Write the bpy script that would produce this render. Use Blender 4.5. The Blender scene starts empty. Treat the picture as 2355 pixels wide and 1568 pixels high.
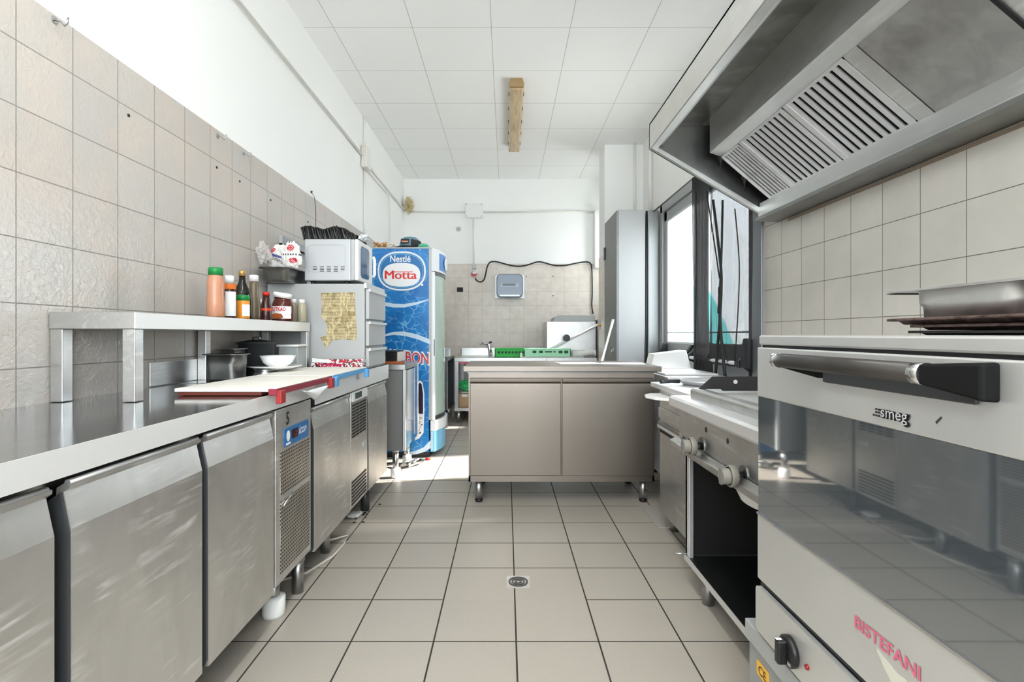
import bpy, bmesh, math, random
from mathutils import Vector, Matrix, noise
random.seed(7)
C = bpy.context.scene
COL = C.collection
# ------------------------------------------------------------------ camera, light, exposure
cam_d = bpy.data.cameras.new('camera'); cam = bpy.data.objects.new('camera', cam_d); COL.objects.link(cam)
EYE = 1.115; K = 1175.0
cam.location = (0, 0, EYE); cam.rotation_euler = (math.pi/2, 0, 0)
cam_d.sensor_width = 36; cam_d.lens = K/2355*36
cam_d.shift_x = 12.5/2355; cam_d.shift_y = -15/2355; cam_d.clip_start = .02
C.camera = cam
w = bpy.data.worlds.new('sky'); C.world = w; w.use_nodes = True
bg = w.node_tree.nodes['Background']; bg.inputs[0].default_value = (.86, .94, 1, 1); bg.inputs[1].default_value = 5.0
C.view_settings.view_transform = 'Standard'; C.view_settings.look = 'None'
C.view_settings.gamma = 1; C.view_settings.use_curve_mapping = False
C.view_settings.exposure = 1.18
C.cycles.use_denoising = True
C.cycles.max_bounces = 10; C.cycles.diffuse_bounces = 6; C.cycles.glossy_bounces = 5; C.cycles.transparent_max_bounces = 12
C.cycles.caustics_reflective = False; C.cycles.caustics_refractive = False
C.cycles.sample_clamp_indirect = 6
def area(name, loc, rot, sx, sy, power, col=(1, 1, 1), spread=180):
    l = bpy.data.lights.new(name, 'AREA'); l.shape = 'RECTANGLE'; l.size = sx; l.size_y = sy
    l.energy = power; l.color = col; l.spread = math.radians(spread)
    o = bpy.data.objects.new(name, l); COL.objects.link(o); o.location = loc; o.rotation_euler = rot
    return o
PI = math.pi
# daylight through the glazed exit doors (right) and through two unseen windows added for light
for nm_, lo, ro, sx_, sy_ in (('door_portal', (1.72, 4.24, 1.2), (0, PI/2, 0), 2.4, 2.05), ('added_back_portal', (1.72, 6.75, 2.1), (0, PI/2, 0), 1.0, .5), ('added_window_portal', (0, -2.13, 2.0), (PI/2, 0, 0), 2.8, 2.0)):
    area(nm_, lo, ro, sx_, sy_, 1).data.cycles.is_portal = True
# two added fill lights, without lamp bodies, under the ceiling over and behind the photographer
FILL_SPOTS = [(0.0, 0.9), (0.0, -0.9)]
area('ceiling_fill', (0.0, 0.9, 3.25), (0, 0, 0), .2, 1.5, 12, (1, .985, .96))
area('ceiling_fill', (0.0, -0.9, 3.25), (0, 0, 0), .2, 1.5, 12, (1, .985, .96))
sun_d = bpy.data.lights.new('sun', 'SUN'); sun_d.energy = 11; sun_d.angle = math.radians(2.5); sun_d.color = (1, .96, .9)
sun = bpy.data.objects.new('sun', sun_d); COL.objects.link(sun)
sun.rotation_euler = Vector((-.80, -.17, -.60)).to_track_quat('-Z', 'Y').to_euler(); sun.location = (4, 6, 5)

# ------------------------------------------------------------------ helpers
def at(px, py, D): return Vector(((px-1165)*D/K, D, EYE-(py-769)*D/K))
def lin(c): return c/12.92 if c <= .04045 else ((c+.055)/1.055)**2.4
def rgb(r, g, b): return (lin(r/255), lin(g/255), lin(b/255), 1)
def nm(m): return m.node_tree.nodes, m.node_tree.links
def mat(name, col, rough=.5, metal=0, spec=.5, alpha=1, trans=0, ior=1.45, emit=None, es=1):
    m = bpy.data.materials.new(name); m.use_nodes = True
    n, l = nm(m); b = n['Principled BSDF']
    b.inputs['Base Color'].default_value = col; b.inputs['Roughness'].default_value = rough
    b.inputs['Metallic'].default_value = metal; b.inputs['Specular IOR Level'].default_value = spec
    b.inputs['Alpha'].default_value = alpha; b.inputs['Transmission Weight'].default_value = trans; b.inputs['IOR'].default_value = ior
    if emit: b.inputs['Emission Color'].default_value = emit; b.inputs['Emission Strength'].default_value = es
    return m
def node(m, t, **kw):
    n = m.node_tree.nodes.new(t)
    for k, v in kw.items():
        if k.startswith('i_'): n.inputs[k[2:].replace('_', ' ')].default_value = v
        else: setattr(n, k, v)
    return n
def math_n(m, op, a, b=None, c=None):
    n = m.node_tree.nodes.new('ShaderNodeMath'); n.operation = op
    for i, v in enumerate((a, b, c)):
        if v is None: continue
        if isinstance(v, (int, float)): n.inputs[i].default_value = v
        else: m.node_tree.links.new(v, n.inputs[i])
    return n.outputs[0]
def mixc(m, fac, a, b):
    n = m.node_tree.nodes.new('ShaderNodeMix'); n.data_type = 'RGBA'
    for i, v in ((0, fac), (6, a), (7, b)):
        if isinstance(v, (int, float, tuple)): n.inputs[i].default_value = v
        else: m.node_tree.links.new(v, n.inputs[i])
    return n.outputs[2]
def objco(m):
    t = node(m, 'ShaderNodeTexCoord'); s = node(m, 'ShaderNodeSeparateXYZ'); m.node_tree.links.new(t.outputs['Object'], s.inputs[0])
    return t.outputs['Object'], s.outputs
def worldco(m):
    t = node(m, 'ShaderNodeNewGeometry'); s = node(m, 'ShaderNodeSeparateXYZ'); m.node_tree.links.new(t.outputs['Position'], s.inputs[0])
    return t.outputs['Position'], s.outputs
def noise_n(m, vec, scale, detail=4, rough=.6, stretch=None, dist=0):
    L = m.node_tree.links
    if stretch:
        mp = node(m, 'ShaderNodeMapping'); mp.inputs['Scale'].default_value = stretch; L.new(vec, mp.inputs[0]); vec = mp.outputs[0]
    n = node(m, 'ShaderNodeTexNoise'); n.inputs['Scale'].default_value = scale; n.inputs['Detail'].default_value = detail
    n.inputs['Roughness'].default_value = rough; n.inputs['Distortion'].default_value = dist; L.new(vec, n.inputs['Vector'])
    return n.outputs['Fac']
def ramp(m, fac, stops):
    r = node(m, 'ShaderNodeMapRange'); m.node_tree.links.new(fac, r.inputs[0])
    r.inputs[1].default_value, r.inputs[2].default_value, r.inputs[3].default_value, r.inputs[4].default_value = stops
    return r.outputs[0]
def bump(m, h, strength, dist=.002):
    b = node(m, 'ShaderNodeBump'); b.inputs['Strength'].default_value = strength; b.inputs['Distance'].default_value = dist
    m.node_tree.links.new(h, b.inputs['Height']); m.node_tree.links.new(b.outputs[0], m.node_tree.nodes['Principled BSDF'].inputs['Normal'])
def steel(name, col=(190, 190, 188), rough=.28, smear=.12, stretch=(1, 1, 1), dirt=.12, scale=5, metal=1, wob=.0, swirl=1.2, scr=0):
    m = mat(name, rgb(*col), rough, metal); n, l = nm(m); b = n['Principled BSDF']
    co, s = objco(m)
    a = noise_n(m, co, scale, 3, .5, stretch, swirl*.35)
    l.new(ramp(m, a, (.3, .7, rough-smear, rough+smear)), b.inputs['Roughness'])
    c = rgb(*col); d = tuple(x*(1-dirt*2) for x in c[:3])+(1,)
    l.new(mixc(m, ramp(m, noise_n(m, co, scale*1.7, 4, .55, stretch, swirl*.4), (.38, .62, 0, 1)), d, c), b.inputs['Base Color'])
    if scr:
        cur = b.inputs['Base Color'].links[0].from_socket
        mp = node(m, 'ShaderNodeMapping'); mp.inputs['Rotation'].default_value = (.6, .3, .2); mp.inputs['Scale'].default_value = (1, .10, 1); l.new(co, mp.inputs[0])
        st = noise_n(m, mp.outputs[0], 55, 3, .6, None, .6)
        cl = noise_n(m, co, 4.2, 3, .55, None, .8)
        fac = math_n(m, 'MULTIPLY', ramp(m, st, (.50, .72, 0, 1)), ramp(m, cl, (.42, .62, 0, scr)))
        l.new(mixc(m, fac, cur, (.98, .98, .97, 1)), b.inputs['Base Color'])
        l.new(math_n(m, 'SUBTRACT', metal, math_n(m, 'MULTIPLY', fac, .45)), b.inputs['Metallic'])
    if wob: bump(m, noise_n(m, co, 2.6, 2, .5, None, .4), wob, .01)
    return m
class MB:
    def __init__(s): s.v = []; s.f = []; s.sm = []; s.mi = []; s.cur = 0
    def add(s, vs, fs, smooth=False):
        o = len(s.v); s.v += [Vector(v) for v in vs]
        for f in fs: s.f.append([i+o for i in f]); s.sm.append(smooth); s.mi.append(s.cur)
        return s
    def box(s, x0, x1, y0, y1, z0, z1):
        x0, x1 = sorted((x0, x1)); y0, y1 = sorted((y0, y1)); z0, z1 = sorted((z0, z1))
        return s.add([(x, y, z) for x in (x0, x1) for y in (y0, y1) for z in (z0, z1)],
                     [(0, 1, 3, 2), (4, 6, 7, 5), (0, 4, 5, 1), (2, 3, 7, 6), (0, 2, 6, 4), (1, 5, 7, 3)])
    def hexa(s, a, b):   # two quads (lists of 4 points, same winding)
        return s.add(list(a)+list(b), [(3, 2, 1, 0), (4, 5, 6, 7), (0, 1, 5, 4), (1, 2, 6, 5), (2, 3, 7, 6), (3, 0, 4, 7)])
    def prism(s, pts, ax, a, b, smooth=False):
        def P(p, t): return {'x': (t, p[0], p[1]), 'y': (p[0], t, p[1]), 'z': (p[0], p[1], t)}[ax]
        n = len(pts); vs = [P(p, a) for p in pts]+[P(p, b) for p in pts]
        s.add(vs, [tuple(range(n)), tuple(range(2*n-1, n-1, -1))])
        o = len(s.v)-2*n
        for i in range(n):
            j = (i+1) % n; s.f.append([o+i, o+n+i, o+n+j, o+j]); s.sm.append(smooth); s.mi.append(s.cur)
        return s
    def plane(s, pts, O, R, U, t):
        O, R, U = Vector(O), Vector(R).normalized(), Vector(U).normalized(); N = R.cross(U)
        n = len(pts); vs = [O+R*p[0]+U*p[1] for p in pts]; vs = vs+[v+N*t for v in vs]
        fs = [tuple(range(n-1, -1, -1)), tuple(range(n, 2*n))]+[(i, (i+1) % n, n+(i+1) % n, n+i) for i in range(n)]
        return s.add(vs, fs)
    def ring(s, outer, inner, O, R, U, t):
        O, R, U = Vector(O), Vector(R).normalized(), Vector(U).normalized(); N = R.cross(U); n = len(outer)
        vs = [O+R*p[0]+U*p[1]+N*t for p in outer]+[O+R*p[0]+U*p[1]+N*t for p in inner]
        vs += [v-N*t for v in vs]
        fs = []
        for i in range(n):
            j = (i+1) % n
            fs += [(i, j, n+j, n+i), (2*n+i, 3*n+i, 3*n+j, 2*n+j), (i, 2*n+i, 2*n+j, j), (n+i, n+j, 3*n+j, 3*n+i)]
        return s.add(vs, fs)
    def tube(s, pts, r, seg=12, caps=True):
        pts = [Vector(p) for p in pts]; rr = r if isinstance(r, (list, tuple)) else [r]*len(pts)
        vs = []; prev = None
        for i, p in enumerate(pts):
            d = (pts[min(i+1, len(pts)-1)]-pts[max(i-1, 0)]).normalized()
            if prev is None: u = d.orthogonal().normalized()
            else:
                u = prev-d*prev.dot(d); u = u.normalized() if u.length > 1e-6 else d.orthogonal().normalized()
            prev = u; q = d.cross(u)
            for k in range(seg):
                a = 2*PI*k/seg; vs.append(p+(u*math.cos(a)+q*math.sin(a))*rr[i])
        fs = []
        for i in range(len(pts)-1):
            for k in range(seg):
                k2 = (k+1) % seg; fs.append((i*seg+k, i*seg+k2, (i+1)*seg+k2, (i+1)*seg+k))
        o = len(s.v); s.add(vs, fs, True)
        if caps:
            s.f.append([o+k for k in range(seg-1, -1, -1)]); s.sm.append(False); s.mi.append(s.cur)
            s.f.append([o+(len(pts)-1)*seg+k for k in range(seg)]); s.sm.append(False); s.mi.append(s.cur)
        return s
    def lathe(s, prof, c, seg=28, sx=1, sy=1, ax='z'):   # prof [(r, h)] bottom to top, closed at both ends when r = 0
        c = Vector(c); vs = []
        for r, h in prof:
            for k in range(seg):
                a = 2*PI*k/seg; x, y = r*math.cos(a)*sx, r*math.sin(a)*sy
                vs.append(c+(Vector((x, y, h)) if ax == 'z' else Vector((h, x, y)) if ax == 'x' else Vector((x, h, -y))))
        fs = []
        for i in range(len(prof)-1):
            for k in range(seg):
                k2 = (k+1) % seg; fs.append((i*seg+k, i*seg+k2, (i+1)*seg+k2, (i+1)*seg+k))
        o = len(s.v); s.add(vs, fs, True)
        for e, rev in ((0, True), (len(prof)-1, False)):
            if prof[e][0] > 1e-5:
                f = [o+e*seg+k for k in range(seg)]; s.f.append(f[::-1] if rev else f); s.sm.append(False); s.mi.append(s.cur)
        return s
    def grid(s, fn, nu, nv, t=0, smooth=True):      # fn(u, v) -> point; optional thickness by offset vector fn
        vs = [Vector(fn(i/nu, j/nv)) for i in range(nu+1) for j in range(nv+1)]
        fs = [(i*(nv+1)+j, (i+1)*(nv+1)+j, (i+1)*(nv+1)+j+1, i*(nv+1)+j+1) for i in range(nu) for j in range(nv)]
        return s.add(vs, fs, smooth)
    def build(s, name, m, parent=None, loc=None, bevel=0, thick=0, kind=None, weld=False):
        L = Vector(loc) if loc else (wloc(parent) if parent else Vector((0, 0, 0)))
        me = bpy.data.meshes.new(name); me.from_pydata([v-L for v in s.v], [], s.f)
        for mm in (m if isinstance(m, (list, tuple)) else [m]): me.materials.append(mm)
        me.polygons.foreach_set('use_smooth', s.sm); me.polygons.foreach_set('material_index', s.mi)
        bm = bmesh.new(); bm.from_mesh(me)
        if weld: bmesh.ops.remove_doubles(bm, verts=bm.verts, dist=1e-5)
        bmesh.ops.recalc_face_normals(bm, faces=bm.faces); bm.to_mesh(me); bm.free()
        o = bpy.data.objects.new(name, me); COL.objects.link(o)
        if parent: o.parent = parent
        else: o.location = L
        if thick:
            q = o.modifiers.new('thickness', 'SOLIDIFY'); q.thickness = thick; q.offset = 0
        if bevel:
            q = o.modifiers.new('bevel', 'BEVEL'); q.width = bevel; q.segments = 2; q.limit_method = 'ANGLE'; q.angle_limit = .7
        if kind: o['kind'] = kind
        return o
def wloc(o):
    L = Vector((0, 0, 0))
    while o: L += o.location; o = o.parent
    return L
def thing(name, label, cat, loc, group=None, kind=None):
    o = bpy.data.objects.new(name, None); COL.objects.link(o); o.location = loc; o.empty_display_size = .05
    if kind: o['kind'] = kind
    if label: o['label'] = label
    if cat: o['category'] = cat
    if group: o['group'] = group
    return o
def tag(o, label, cat, group=None):
    o['label'] = label; o['category'] = cat
    if group: o['group'] = group
    return o
def B(*a): return MB().box(*a)
def ell(rx, rz, n=48, p=2.0, cx=0, cz=0):
    out = []
    for k in range(n):
        a = 2*PI*k/n; c, s_ = math.cos(a), math.sin(a)
        out.append((cx+rx*math.copysign(abs(c)**(2/p), c), cz+rz*math.copysign(abs(s_)**(2/p), s_)))
    return out
def rrect(w, h, r, cx=0, cz=0, n=5):
    out = []
    for (sx, sz, a0) in ((1, 1, 0), (-1, 1, 90), (-1, -1, 180), (1, -1, 270)):
        for k in range(n+1):
            a = math.radians(a0+90*k/n); out.append((cx+sx*(w/2-r)+r*math.cos(a), cz+sz*(h/2-r)+r*math.sin(a)))
    return out
def lettering(name, txt, O, R, U, w, h, m, parent, t=.0008, slant=0, bold=0, arc=0):
    cu = bpy.data.curves.new(name, 'FONT'); cu.body = txt; cu.extrude = 0; cu.resolution_u = 3; cu.offset = bold
    tmp = bpy.data.objects.new(name, cu); COL.objects.link(tmp)
    bpy.context.view_layer.update()
    dg = bpy.context.evaluated_depsgraph_get()
    me0 = bpy.data.meshes.new_from_object(tmp.evaluated_get(dg))
    bpy.data.objects.remove(tmp); 
    vs = [v.co.copy() for v in me0.vertices]; fs = [list(p.vertices) for p in me0.polygons]
    x0, x1 = min(v.x for v in vs), max(v.x for v in vs); y0, y1 = min(v.y for v in vs), max(v.y for v in vs)
    O, R, U = Vector(O), Vector(R).normalized(), Vector(U).normalized(); N = R.cross(U)
    pts = []
    for v in vs:
        a = (v.x-x0)/(x1-x0)-.5; b = (v.y-y0)/(y1-y0)-.5
        pts.append(O+R*(a*w+b*h*slant)+U*(b*h+arc*(1-4*a*a))+N*t)
    mb = MB(); mb.add(pts, fs); o = mb.build(name, m, parent)
    bpy.data.meshes.remove(me0)
    # keep the glyph faces looking outwards
    me = o.data
    bm = bmesh.new(); bm.from_mesh(me)
    for f in bm.faces:
        if f.normal.dot(N) < 0: f.normal_flip()
    bm.to_mesh(me); bm.free()
    return o
def crumple(mb, c, sx, sy, sz, amp=.25, freq=2.2, seed=0, sub=4, pick=None, floor=None):
    bm = bmesh.new(); bmesh.ops.create_icosphere(bm, subdivisions=sub, radius=1)
    c = Vector(c); vs = []
    for v in bm.verts:
        p = v.co.copy(); q = p*freq+Vector((seed*3.1, seed*1.7, seed))
        d = 1+amp*noise.noise(q)+amp*.7*abs(noise.noise(q*2.7))-amp*.5*abs(noise.noise(q*5.1))
        r = Vector((p.x*d*sx, p.y*d*sy, p.z*d*sz)); w_ = c+r
        if floor is not None and w_.z < floor: w_.z = floor+.0005*abs(noise.noise(q*9))
        vs.append(w_)
    o = len(mb.v); mb.v += vs
    for f in bm.faces:
        idx = [v.index for v in f.verts]; ce = sum((vs[i] for i in idx), Vector())/len(idx)
        mb.f.append([o+i for i in idx]); mb.sm.append(False); mb.mi.append(pick(ce-c) if pick else mb.cur)
    bm.free(); return mb
def legs(parent, pts, z, r, m, foot=None, name='leg'):
    for (x, y) in pts:
        l = MB().lathe([(r*1.15, z-.02), (r*1.15, z), ], (x, y, 0)).lathe([(r, .0 if not foot else .03), (r, z)], (x, y, 0)).build(name, m, parent)
        if foot: MB().lathe([(foot[1]*.92, 0), (foot[1], .012), (foot[1], foot[0]), (foot[1]*.6, foot[0]+.006)], (x, y, 0)).build('foot', foot[2], l)
# ------------------------------------------------------------------ materials
M = {}
M['steel'] = steel('brushed_steel', (206, 206, 204), .35, .055, (1, 1, 1), .04, scr=.4)
M['steel_top'] = steel('worktop_steel', (176, 178, 180), .12, .06, (1, .3, 1), .05, 6, wob=.03)
M['steel_door'] = steel('door_steel', (216, 214, 210), .37, .07, (1, 1, .45), .06, 3.4, wob=.05, swirl=2.5, metal=.82, scr=.75)
M['steel_lip'] = steel('bright_steel', (240, 240, 240), .38, .06, (1, .4, 1), .02, metal=.7)
M['steel_warm'] = steel('warm_steel', (150, 141, 133), .36, .05, (1, 1, .12), .02, 1.6, wob=.03)
M['steel_dark'] = steel('dull_steel', (146, 146, 144), .36, .05, (1, 1, 1), .06)
M['steel_hood'] = steel('hood_steel', (224, 224, 221), .38, .07, (1, .35, 1), .04, 3, metal=.85, scr=.4)
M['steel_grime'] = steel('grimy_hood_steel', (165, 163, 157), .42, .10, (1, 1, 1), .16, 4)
M['edge'] = mat('lit_steel_edge', rgb(238, 238, 237), .5, .45)  # pale tone stands in for light reflected along the counter and shelf lips
M['chrome'] = mat('chrome', rgb(215, 215, 215), .12, 1)
M['steel_leg'] = mat('leg_steel', rgb(175, 176, 176), .3, 1)
M['oven_face'] = steel('oven_steel', (226, 226, 223), .40, .05, (1, 1, 1), .02, 2.4, metal=.75)
M['black'] = mat('black_plastic', rgb(22, 22, 23), .35)
M['matt_black'] = mat('matt_black', rgb(30, 29, 28), .6)
M['gasket'] = mat('grey_gasket', rgb(58, 60, 62), .35)
M['plaster'] = mat('white_plaster', rgb(249, 249, 247), .9, spec=.2)
co, s = objco(M['plaster']); bump(M['plaster'], noise_n(M['plaster'], co, 60, 4), .06)
M['white_plastic'] = mat('white_plastic', rgb(240, 240, 238), .4)
M['old_white'] = mat('aged_white_plastic', rgb(222, 216, 205), .5)
M['white_enamel'] = mat('white_enamel', rgb(246, 246, 244), .3)
M['green'] = mat('green_plastic', rgb(20, 130, 62), .4)
M['green_crate'] = mat('bright_green_plastic', rgb(40, 190, 70), .45)
M['pale_green'] = mat('pale_green_plastic', rgb(176, 238, 196), .45)
M['red'] = mat('red_plastic', rgb(196, 40, 30), .4)
M['gold'] = mat('gold_cap', rgb(190, 150, 88), .35, .6)
M['clear'] = mat('clear_plastic', rgb(225, 232, 232), .12, alpha=.38)
M['burgundy'] = mat('burgundy_plastic', rgb(140, 45, 62), .4)
M['blue_pl'] = mat('light_blue_plastic', rgb(96, 168, 222), .4)
M['board'] = mat('white_cutting_board', rgb(238, 234, 226), .5)
M['brown'] = mat('brown_plastic', rgb(98, 42, 30), .5)
M['rust'] = steel('rusty_tray_steel', (112, 92, 86), .6, .1, (1, 1, 1), .35, 22, metal=.5)
M['cabinet_grey'] = mat('painted_grey_metal', rgb(176, 178, 177), .45, .25)
M['panel_grey'] = mat('painted_dark_grey', rgb(122, 121, 119), .5)
M['red_print'] = mat('red_print', rgb(208, 30, 24), .5)
M['pink_print'] = mat('faded_pink_print', rgb(214, 104, 130), .6)
M['white_print'] = mat('white_print', rgb(245, 246, 248), .5)
M['black_print'] = mat('black_print', rgb(24, 24, 26), .5)
M['glass'] = mat('window_glass', (1, 1, 1, 1), .02, alpha=.12, spec=.6)
M['cable_black'] = mat('black_rubber', rgb(34, 32, 31), .5)
M['alu'] = mat('grey_aluminium', rgb(160, 162, 162), .4, .3)
M['alu_light'] = mat('pale_aluminium', rgb(222, 224, 225), .4, .3)
M['alu_dark'] = mat('dark_aluminium', rgb(70, 71, 72), .45, .3)

def tile_mat(name, tile, grout, ax, off, size, gw=.0035, rough=.2, relief=.3, top=None, vary=.05, mott=None):
    m = mat(name, tile, rough); n, l = nm(m); b = n['Principled BSDF']
    co, s = worldco(m); masks = []; ids = []
    for a, o_, sz in zip(ax, off, size):
        q = math_n(m, 'DIVIDE', math_n(m, 'SUBTRACT', s['XYZ'.index(a)], o_), sz)
        ids.append(math_n(m, 'FLOOR', q))
        fr = math_n(m, 'FRACT', q); d = math_n(m, 'MULTIPLY', math_n(m, 'MINIMUM', fr, math_n(m, 'SUBTRACT', 1.0, fr)), sz)
        masks.append(math_n(m, 'SUBTRACT', 1.0, math_n(m, 'MINIMUM', math_n(m, 'DIVIDE', d, gw), 1.0)))
    return m, co, s, masks, ids
def finish_tile(m, co, masks, ids, tile, grout, relief, vary, mott, relief_scale=22, row_kill=None):
    n, l = nm(m); b = n['Principled BSDF']
    g = math_n(m, 'MAXIMUM', masks[0], masks[1] if row_kill is None else math_n(m, 'MULTIPLY', masks[1], row_kill))
    g = math_n(m, 'MAXIMUM', g, 0.0)
    g = math_n(m, 'GREATER_THAN', g, .45)
    cx = node(m, 'ShaderNodeCombineXYZ'); l.new(ids[0], cx.inputs[0]); l.new(ids[1], cx.inputs[1])
    wn = node(m, 'ShaderNodeTexWhiteNoise'); l.new(cx.outputs[0], wn.inputs['Vector'])
    base = mixc(m, ramp(m, noise_n(m, co, mott[1], 4, .6), (.35, .65, 0, 1)), tile, mott[0])
    hs = node(m, 'ShaderNodeHueSaturation'); l.new(base, hs.inputs['Color']); l.new(ramp(m, wn.outputs[0], (0, 1, 1-vary, 1+vary)), hs.inputs['Value'])
    l.new(mixc(m, g, hs.outputs[0], grout), b.inputs['Base Color'])
    l.new(mixc(m, g, (b.inputs['Roughness'].default_value,)*3+(1,), (.85, .85, .85, 1)), b.inputs['Roughness'])
    h = math_n(m, 'SUBTRACT', math_n(m, 'MULTIPLY', noise_n(m, co, relief_scale, 3, .55, None, .8), relief), g)
    bump(m, h, .5, .0018)
    return m
lt, lg = rgb(194, 190, 184), rgb(142, 138, 132)
m, co, s, mk, ids = tile_mat('left_wall_tiles', lt, lg, 'YZ', (1.531, 1.012), (.2007, .197), rough=.16)
M['tile_left'] = finish_tile(m, co, mk, ids, lt, lg, 2.6, .03, (rgb(201, 191, 182), 5), 48)
rt, rg = rgb(206, 202, 191), rgb(120, 112, 100)
m, co, s, mk, ids = tile_mat('right_wall_tiles', rt, rg, 'YZ', (1.777, 1.19), (.199, .196), rough=.3, gw=.003)
M['tile_right'] = finish_tile(m, co, mk, ids, rt, rg, .4, .03, (rgb(214, 208, 198), 5), 12)
bt, bgc = rgb(216, 205, 192), rgb(196, 184, 170)
m, co, s, mk, ids = tile_mat('back_wall_tiles', bt, bgc, 'XZ', (1.031, 1.534), (.197, .197), rough=.35, gw=.003)
M['tile_back'] = finish_tile(m, co, mk, ids, bt, bgc, .3, .02, (rgb(226, 218, 208), 11), 12)
ft, fg = rgb(183, 175, 163), rgb(52, 48, 43)
m, co, s, mk, ids = tile_mat('floor_tiles', ft, fg, 'XY', (.035, 1.856), (.30, .2925), rough=.38, gw=.0055)
# two long tiles around the drain have no joint halfway
inx = math_n(m, 'MULTIPLY', math_n(m, 'GREATER_THAN', s[0], -.265+.003), math_n(m, 'LESS_THAN', s[0], .335-.003))
iny = math_n(m, 'MULTIPLY', math_n(m, 'GREATER_THAN', s[1], 1.90), math_n(m, 'LESS_THAN', s[1], 2.40))
kill = math_n(m, 'SUBTRACT', 1.0, math_n(m, 'MULTIPLY', inx, iny))
M['floor'] = finish_tile(m, co, mk, ids, ft, fg, .25, .025, (rgb(174, 166, 154), 190), 150, kill)
ct = rgb(252, 252, 250)
m, co, s, mk, ids = tile_mat('ceiling_panels', ct, ct, 'XY', (-.111, 3.72), (.575, .61), rough=.9, gw=.008)
m2 = M['ceiling'] = m
n, l = nm(m)
gl = []
for a, o_, sz in ((0, -.111, .575), (1, 3.72, .61)):
    q = math_n(m, 'FRACT', math_n(m, 'DIVIDE', math_n(m, 'SUBTRACT', s[a], o_), sz))
    d = math_n(m, 'MULTIPLY', math_n(m, 'MINIMUM', q, math_n(m, 'SUBTRACT', 1.0, q)), sz)
    gl.append(math_n(m, 'LESS_THAN', d, .0022))
g = math_n(m, 'MAXIMUM', gl[0], gl[1])
l.new(mixc(m, g, ct, rgb(188, 187, 184)), n['Principled BSDF'].inputs['Base Color'])
bump(m, noise_n(m, co, 90, 3), .15)

# ------------------------------------------------------------------ the room
XL, XR, YB, ZC, YF = -1.47, 1.60, 7.34, 3.35, -2.0
B(XL-.15, XR+.15, YF-.15, YB+.15, -.06, 0).build('floor', M['floor'], kind='structure')
B(XL-.15, XR+.15, YF-.15, YB+.15, ZC, ZC+.06).build('ceiling', M['ceiling'], kind='structure')
B(XL-.15, XL-.006, YF, YB, 0, ZC).build('wall_left', M['plaster'], kind='structure')
B(XL-.006, XL, YF, YB, 0, 2.155).build('trim_1', M['tile_left'], kind='structure')
B(XL-.15, XR+.15, YB+.006, YB+.15, 0, ZC).build('wall_back', M['plaster'], kind='structure')
B(XL, XR, YB, YB+.006, 0, 2.13).build('trim_2', M['tile_back'], kind='structure')
DY0, DY1, DZ = 3.19, 5.29, 2.45
MB().box(XR+.006, XR+.15, YF, DY0, 0, ZC).box(XR+.006, XR+.15, DY0, DY1, DZ, ZC).box(XR+.006, XR+.15, DY1, 6.5, 0, ZC).box(XR+.006, XR+.15, 6.5, YB, 0, 1.6).box(XR+.006, XR+.15, 6.5, YB, 2.6, ZC).box(XR+.006, XR+.15, 7.0, YB, 1.6, 2.6).build('wall_right', M['plaster'], kind='structure')
B(XR, XR+.006, YF, DY0-.02, 0, 2.155).build('trim_3', M['tile_right'], kind='structure')
# wall behind the photographer with a wide unseen window added to let daylight in
MB().box(XL-.15, -1.4, YF-.15, YF, 0, ZC).box(1.4, XR+.15, YF-.15, YF, 0, ZC).box(-1.4, 1.4, YF-.15, YF, 0, 1.0).box(-1.4, 1.4, YF-.15, YF, 3.0, ZC).build('wall_front', M['plaster'], kind='structure')
w2 = MB().box(XR+.05, XR+.10, 6.5, 6.56, 1.6, 2.6).box(XR+.05, XR+.10, 6.94, 7.0, 1.6, 2.6).box(XR+.05, XR+.10, 6.5, 7.0, 1.6, 1.66).box(XR+.05, XR+.10, 6.5, 7.0, 2.54, 2.6)
w2.build('added_window_2', M['alu_light'], kind='structure')  # unseen window added beyond the pillar to brighten the far end
wf = MB()
for x in (-1.4, -.03, 1.34): wf.box(x, x+.06, YF-.10, YF-.04, 1.0, 3.0)
wf.box(-1.4, 1.4, YF-.10, YF-.04, 1.0, 1.06).box(-1.4, 1.4, YF-.10, YF-.04, 2.94, 3.0)
wf.build('added_window_1', M['alu_light'], kind='structure')
# pillar by the tall cabinet: plaster above, tiled below
B(1.155, XR+.006, 6.02, 6.37, 2.06, ZC).build('trim_4', M['plaster'], kind='structure')
B(1.15, XR+.006, 6.015, 6.375, 0, 2.06).build('trim_5', M['tile_back'], kind='structure')
B(1.25, 1.33, 7.2, YB, 2.06, 2.86).build('trim_6', M['plaster'], kind='structure')

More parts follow.
